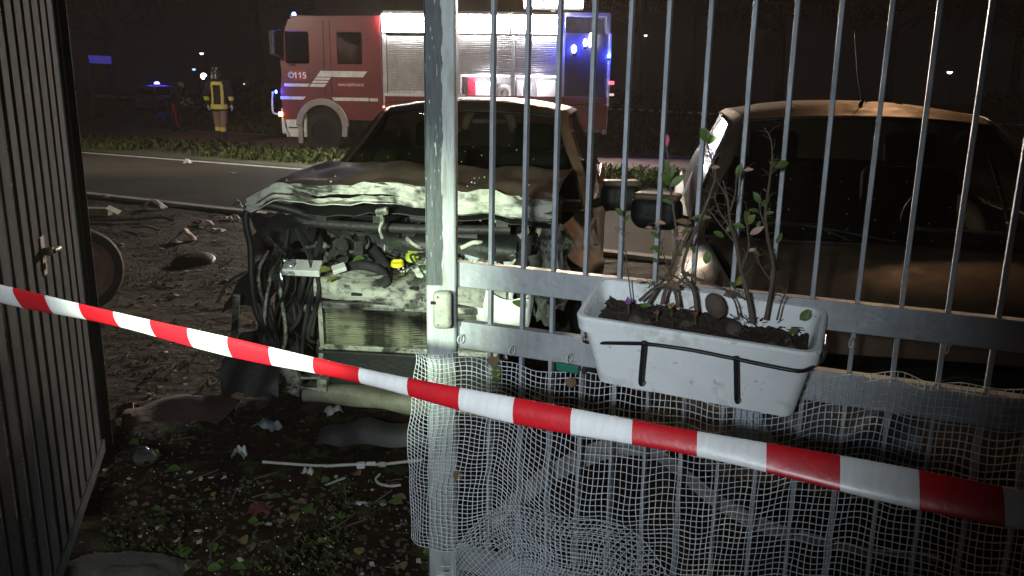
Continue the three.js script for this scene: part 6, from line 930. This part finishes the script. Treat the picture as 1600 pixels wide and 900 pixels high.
// ---------- litter and wreckage on the ground ----------
const gp = (px, py, lift = 0) => { let p = onG(px, py); p = onG(px, py, groundH(p.x, p.z)); p.y += lift; return p; };
function piece(name, label, category, px, py, build, turn = 0, lift = 0.004) { const p = gp(px, py, lift), t = thing(name, label, category, [p.x, p.y, p.z], turn); build(t); return t; }
const crumple = (w, d, h, n = 10) => { const s = rr(0, 9); return patch([0, 1, 2, 3].map((j) => [0, 1, 2, 3, 4].map((i) => [(i / 4 - 0.5) * w * (1 - 0.25 * rnd()), h * (0.15 + rnd()) * (i > 0 && i < 4 ? 1 : 0.3), (j / 3 - 0.5) * d * (1 - 0.25 * rnd())])), n, n, 0.002, ([x, y, z], u, v) => [x, y + 0.12 * h * Math.sin(u * 17 + s) * Math.sin(v * 13 + s), z]); };
const paperM = mat([0.62, 0.56, 0.52], { roughness: 0.8, map: rep(wearTex, 4) }), violetM = mat([0.34, 0.27, 0.33], { roughness: 0.7 });
for (const [label, px, py, w, d, h, m] of [['white crumpled sheet on the ground beyond the wreck corner', 292, 375, 0.24, 0.2, 0.09, paperM], ['violet-grey rag left of the white crumpled sheet', 272, 380, 0.14, 0.12, 0.03, violetM], ['white plastic bag lying at the kerb', 240, 327, 0.30, 0.2, 0.10, paperM], ['small white scrap at the kerb near the open gate leaf', 166, 311, 0.12, 0.1, 0.06, paperM], ['white scrap lying out on the road', 293, 257, 0.2, 0.15, 0.10, paperM], ['flat white scrap beside the left corner of the wreck bonnet', 362, 343, 0.2, 0.14, 0.05, paperM], ['bright white lump touching the left corner of the wreck bonnet', 371, 325, 0.14, 0.12, 0.10, paperM], ['pale flat shard between kerb and wreck', 342, 362, 0.18, 0.1, 0.03, paperM], ['violet-brown rag in front of the kerb', 318, 352, 0.26, 0.14, 0.05, violetM], ['small pale scrap on the dark soil by the wreck arch', 328, 400, 0.12, 0.08, 0.02, paperM], ['thin pale scrap on the road right of the white one', 363, 272, 0.16, 0.1, 0.03, paperM]])
  piece('litter_scrap', label, 'litter', px, py, (t) => obj('sheet', [crumple(w, d, h)], m, t), rr(-0.6, 0.6));
piece('carton', 'yellowish white carton lying near the kerb beside the open gate leaf', 'carton', 150, 337, (t) => { obj('box', [put(new RoundedBoxGeometry(0.34, 0.09, 0.14, 1, 0.008), [0, 0.045, 0])], mat([0.5, 0.45, 0.3], { map: rep(dustTex, 5), roughness: 0.8 }), t); obj('flap', [bx(0.15, 0.004, 0.12, [0.22, 0.07, 0.02], [0.2, 0, -0.5])], mat([0.55, 0.5, 0.38], { roughness: 0.8 }), t); }, 0.05);
piece('trim_strip', 'thin dark trim strip near the kerb', 'trim strip', 215, 347, (t) => obj('strip', [tube([[-0.5, 0.02, 0], [-0.1, 0.03, 0.03], [0.25, 0.05, 0], [0.4, 0.02, 0.02]], 0.018, 20, 6)], mat([0.10, 0.08, 0.06], { roughness: 0.6 }), t), 0.1);
piece('trim_strip', 'short curved trim strip in front of the longer dark one', 'trim strip', 232, 361, (t) => obj('strip', [tube([[-0.2, 0.03, 0], [0, 0.05, 0.02], [0.16, 0.02, 0.05]], 0.014, 16, 6)], mat([0.22, 0.18, 0.13], { roughness: 0.6 }), t), -0.2);
piece('dark_hub_cap', 'dark round hub cap lying left of the wreck', 'hub cap', 302, 411, (t) => { obj('cap', [lathe([[0, 0.05], [0.1, 0.045], [0.17, 0.02], [0.19, 0.0], [0.17, -0.005]], 24, [0, 0.01, 0], [0.25, 0, 0])], M.plastic, t); stuff(obj('glass_crumbs', crumbs(6, () => [rr(-0.1, 0.08), 0.06, rr(0, 0.08)], 0.004, 0.009), M.silver, t)); });
const brick = mat([0.09, 0.05, 0.038], { map: rep(dustTex, 4), roughness: 0.8, bumpMap: rep(bumpTex, 4), bumpScale: 0.006 });
piece('body_panel', 'bent dark red-brown body panel lying by the open gate leaf', 'body panel', 285, 655, (t) => obj('panel', [patch([[[-0.22, 0.02, 0.16], [0, 0.07, 0.18], [0.2, 0.03, 0.15]], [[-0.25, 0.05, 0], [0.02, 0.10, 0.02], [0.24, 0.06, 0]], [[-0.2, 0.03, -0.12], [0.05, 0.07, -0.14], [0.24, 0.03, -0.12]]], 18, 14, 0.006, ([x, y, z], u, v) => [x, y + 0.012 * Math.sin(u * 9 + v * 6), z])], brick, t), 0.1);
piece('wood_chip', 'pale splintered board beside the body panel', 'board', 196, 648, (t) => obj('board', [bx(0.08, 0.012, 0.06, [0, 0.025, 0], [0.3, 0.4, 0.3], 0.002)], mat([0.22, 0.15, 0.10], { map: rep(wearTex, 6), roughness: 0.8 }), t));
piece('twig', 'forked pale twig on the soil by the gate leaf', 'twig', 185, 656, (t) => { obj('branch', [tube([[-0.07, 0.02, 0.02], [-0.02, 0.015, 0.0], [0.03, 0.012, 0.01]], 0.004, 12, 6)], M.twig, t); obj('branch', [tube([[0.02, 0.03, -0.05], [0.035, 0.018, -0.01], [0.06, 0.012, 0.04]], 0.0035, 12, 6)], M.twig, t); });
piece('lamp_shard', 'clear broken headlamp piece glinting by the gate leaf', 'headlamp piece', 222, 730, (t) => { obj('lens', [patch([[[-0.09, 0.02, 0.05], [0, 0.05, 0.07], [0.07, 0.02, 0.05]], [[-0.10, 0.05, 0], [0, 0.09, 0.01], [0.08, 0.05, 0]], [[-0.07, 0.02, -0.05], [0, 0.05, -0.06], [0.06, 0.02, -0.05]]], 10, 10, 0.006, ([x, y, z], u, v) => [x, y + 0.006 * Math.sin(u * 13) * Math.sin(v * 11), z])], M.lens, t); obj('reflector', [lathe([[0.01, 0.0], [0.03, 0.012], [0.045, 0.04]], 18, [0.02, 0.015, 0.0], [0.5, 0, -0.2])], M.chrome, t); obj('bulb', [ball(0.012, [0.05, 0.05, -0.03])], M.leafYellow, t); });
const stripM = mat([0.52, 0.52, 0.45], { map: rep(wearTex, 5), roughness: 0.5 });
{ const a = gp(412, 727), b = gp(660, 727), L = a.distanceTo(b), t = piece('trim_strip', 'long pale trim strip with two clips lying in front of the wreck', 'trim strip', 536, 731, (o) => { obj('strip', [tube([[-L / 2, 0.02, 0], [-L * 0.2, 0.012, 0.012], [-L * 0.1, 0.015, 0.018]], 0.0065, 16, 6), tube([[-L * 0.11, 0.016, 0.026], [L * 0.1, 0.02, 0.018], [L * 0.25, 0.018, 0.01], [L / 2, 0.03, -0.008]], 0.007, 22, 6)], stripM, o); obj('clip', [bx(0.034, 0.024, 0.02, [L * 0.12, 0.022, 0.03], [0.2, 0.1, 0.03], 0.004)], M.white, o); obj('clip', [bx(0.032, 0.02, 0.014, [L * 0.25, 0.022, 0.02], [0.2, 0, 0.02], 0.004), cyl(0.004, 0.004, 0.003, [L * 0.25, 0.03, 0.028], [Math.PI / 2, 0, 0], 8)], stripM, o); obj('clip', [bx(0.04, 0.012, 0.012, [L * 0.18, 0.024, 0.014], [0, 0, 0.02], 0.003)], M.white, o); }, 0.02); }
piece('hook_strip', 'curved pale strip below the right end of the long trim strip', 'trim strip', 600, 760, (t) => obj('strip', [tube([[-0.025, 0.02, -0.055], [-0.035, 0.015, -0.02], [-0.015, 0.012, 0.01], [0.03, 0.012, 0.028], [0.07, 0.015, 0.022]], 0.0055, 22, 6)], stripM, t));
piece('glass_sliver', 'pale sliver below the middle of the long trim strip', 'shard', 524, 758, (t) => obj('sliver', [bx(0.012, 0.004, 0.09, [0, 0.012, 0], [0, -0.75, 0], 0.001)], stripM, t));
piece('plastic_piece', 'grey-blue broken plastic piece in front of the wreck', 'plastic piece', 418, 670, (t) => obj('shell', [crumple(0.14, 0.09, 0.035)], mat([0.2, 0.23, 0.23], { roughness: 0.5 }), t), -0.4);
piece('plastic_piece', 'pale rounded plastic piece left of the long trim strip', 'plastic piece', 375, 716, (t) => obj('shell', [crumple(0.06, 0.05, 0.04)], mat([0.34, 0.36, 0.33], { roughness: 0.5 }), t));
piece('plastic_piece', 'small pale lump under the left half of the long trim strip', 'plastic piece', 481, 742, (t) => obj('shell', [crumple(0.05, 0.035, 0.03)], mat([0.36, 0.36, 0.33], { roughness: 0.5 }), t));
piece('plastic_piece', 'white torn plastic piece at the foot of the cross-member', 'plastic piece', 522, 648, (t) => obj('shell', [crumple(0.09, 0.06, 0.04)], mat([0.3, 0.3, 0.27], { roughness: 0.5 }), t), 0.5);
piece('plastic_piece', 'flat white scrap low between wreck and camera', 'plastic piece', 563, 790, (t) => obj('shell', [crumple(0.06, 0.03, 0.012)], mat([0.4, 0.4, 0.37], { roughness: 0.5 }), t));
piece('red_cloth', 'dull dark red cloth on the soil', 'cloth', 405, 801, (t) => obj('cloth', [crumple(0.10, 0.09, 0.02)], mat([0.14, 0.03, 0.03], { roughness: 0.9 }), t));
piece('bumper_piece', 'black broken bumper piece lying in front of the wreck', 'bumper', 585, 695, (t) => obj('shell', [patch([[[-0.24, 0.05, -0.03], [-0.05, 0.09, -0.05], [0.2, 0.07, -0.03]], [[-0.24, 0.035, 0.0], [-0.05, 0.075, 0.0], [0.22, 0.05, 0.0]], [[-0.25, 0.0, 0.03], [-0.05, 0.015, 0.05], [0.24, 0.0, 0.03]]], 20, 8, 0.005, ([x, y, z], u, v) => [x, y + 0.008 * Math.sin(u * 15), z])], mat([0.035, 0.035, 0.035], { map: rep(dustTex, 5), roughness: 0.5 }), t));
piece('hanging_liner', 'torn black wheel-arch liner lying under the left front of the wreck', 'arch liner', 395, 610, (t) => obj('liner', [patch([[[-0.12, 0.22, -0.1], [0.02, 0.3, -0.12], [0.14, 0.26, -0.08]], [[-0.15, 0.1, 0.02], [0, 0.14, 0.02], [0.15, 0.12, 0.04]], [[-0.13, 0.0, 0.08], [0.03, 0.02, 0.12], [0.16, 0.0, 0.1]]], 14, 12, 0.005, ([x, y, z], u, v) => [x, y + 0.015 * Math.sin(u * 11 + v * 5), z])], M.plastic, t));
piece('concrete_slab', 'worn grey concrete edge at the lower left by the gate leaf foot', 'slab', 190, 893, (t) => obj('slab', [patch([0, 1, 2, 3, 4].map((j) => [0, 1, 2, 3, 4, 5].map((i) => [(i / 5 - 0.5) * 0.5 * (1 - 0.3 * rnd()), (i > 0 && i < 5 && j > 0 && j < 4 ? 0.03 + 0.015 * rnd() : -0.02), (j / 4 - 0.5) * 0.24 * (1 - 0.3 * rnd()) + 0.03])), 24, 16, 0.01, ([x, y, z]) => [x, y + 0.006 * (rnd() - 0.5), z])], mat([0.10, 0.095, 0.085], { map: rep(dustTex, 5), roughness: 0.95, bumpMap: rep(bumpTex, 5), bumpScale: 0.01 }), t));
// leaves that can be picked out one by one
const leafProto = (m, w, l) => { const o = new THREE.Mesh(join([leafGeo(w, l)]), m); o.castShadow = o.receiveShadow = true; return o; };
const inYard = () => { for (;;) { const px = rr(140, 690), py = 470 + 430 * rnd() ** 0.8, p = gp(px, py, 0.006); if (px > 145 + (720 - py) * -0.2 && p.z > -5.2 && !(p.x > -1.3 && p.x < 0.5 && p.z < -3.0)) return p; } };
function litter(n, name, label, group, category, protos, s0, s1, where = inYard) { for (let k = 0; k < n; k++) { const o = protos[k % protos.length].clone(), p = where(k); o.name = numbered(name); o.position.copy(p); const s = rr(s0, s1); o.scale.set(s, s, s); o.rotation.set(rr(-0.35, 0.35), rr(0, 6.28), rr(-0.35, 0.35)); tag(o, label, category, group); scene.add(o); } }
litter(30, 'fallen_leaf', 'yellow-green leaf fallen on the dark soil between gate leaf and post', 'yellow-green leaves on the soil', 'leaf', [leafProto(M.leafYellow, 0.013, 0.036), leafProto(M.leafYellow, 0.016, 0.034)], 0.6, 1.25);
litter(54, 'fallen_leaf', 'dark green leaf fallen on the dark soil between gate leaf and post', 'dark green leaves on the soil', 'leaf', [leafProto(M.leaf, 0.018, 0.045), leafProto(M.leaf, 0.014, 0.036)], 0.7, 1.4);
litter(40, 'fallen_leaf', 'dry brown leaf fallen on the dark soil between gate leaf and post', 'dry brown leaves on the soil', 'leaf', [leafProto(M.leafBrown, 0.016, 0.04), leafProto(M.leafBrown, 0.02, 0.04)], 0.6, 1.3);
const shardGeo = [0, 1, 2].map(() => { const a = rr(0.008, 0.014), g = ext([[-a, -a * 0.4], [a * 0.6, -a * 0.6], [a, a * 0.3], [-a * 0.2, a * 0.7]], 0.003, 0, [0, 0, 0], [-Math.PI / 2, 0, 0]); return new THREE.Mesh(join([g]), mat([0.36, 0.34, 0.29], { roughness: 0.6 })); });
litter(64, 'shard', 'small pale shard of broken plastic on the dark soil', 'small pale shards on the soil', 'shard', shardGeo, 0.35, 1.2);
const farYard = () => { for (;;) { const px = rr(130, 380), py = rr(335, 480), p = gp(px, py, 0.008); if (!(p.x > -1.4 && p.z > -5)) return p; } };
litter(46, 'shard', 'pale scrap of debris on the soil towards the kerb', 'pale scraps towards the kerb', 'scrap', shardGeo, 0.9, 2.6, farYard);
const twigProto = [0, 1].map(() => { const o = new THREE.Mesh(join([tube([[-0.05, 0, 0], [-0.01, 0.006, 0.008], [0.05, 0.002, -0.006]], 0.0022, 8, 5)]), M.twig); return o; });
litter(30, 'twig', 'thin dry twig lying on the dark soil', 'thin dry twigs on the soil', 'twig', twigProto, 0.6, 1.6);
tag(stuff(obj('glass_crumbs', crumbs(260, () => { const p = rnd() < 0.75 ? inYard() : farYard(); return [p.x, p.y, p.z]; }, 0.0012, 0.0042), M.silver)), 'tiny glass crumbs strewn over the dark soil around the wreck', 'glass crumbs');
tag(stuff(obj('gravel', [...Array(1300)].map(() => { const p = rnd() < 0.7 ? inYard() : farYard(); return put(new THREE.IcosahedronGeometry(rr(0.003, 0.012), 0).scale(1, 0.6, 1), [p.x, p.y - 0.004, p.z], [rr(0, 3), rr(0, 3), 0]); }), mat([0.055, 0.042, 0.03], { roughness: 0.95 }))), 'small stones and crumbs of soil on the ground around the wreck', 'gravel');
grassInYard();
function grassInYard() { scatter('weeds', 'sparse low weeds growing out of the dark soil', tuft, M.grass, 900, () => { let p, k = 0; do { p = rnd() < 0.5 ? inYard() : farYard(); } while (fbm(p.x * 1.6 + 30, p.z * 1.6 + 30, 4096, 3, 23) < 0.5 && k++ < 5); const s = rr(0.01, 0.028); return [[p.x, p.y - 0.005, p.z], [s * 1.6, s, s * 1.6], [0, rr(0, 6), 0], [rr(0.5, 1), rr(0.6, 1), 0.6]]; }, scene, 'weeds'); }
renderer.render(scene, camera);
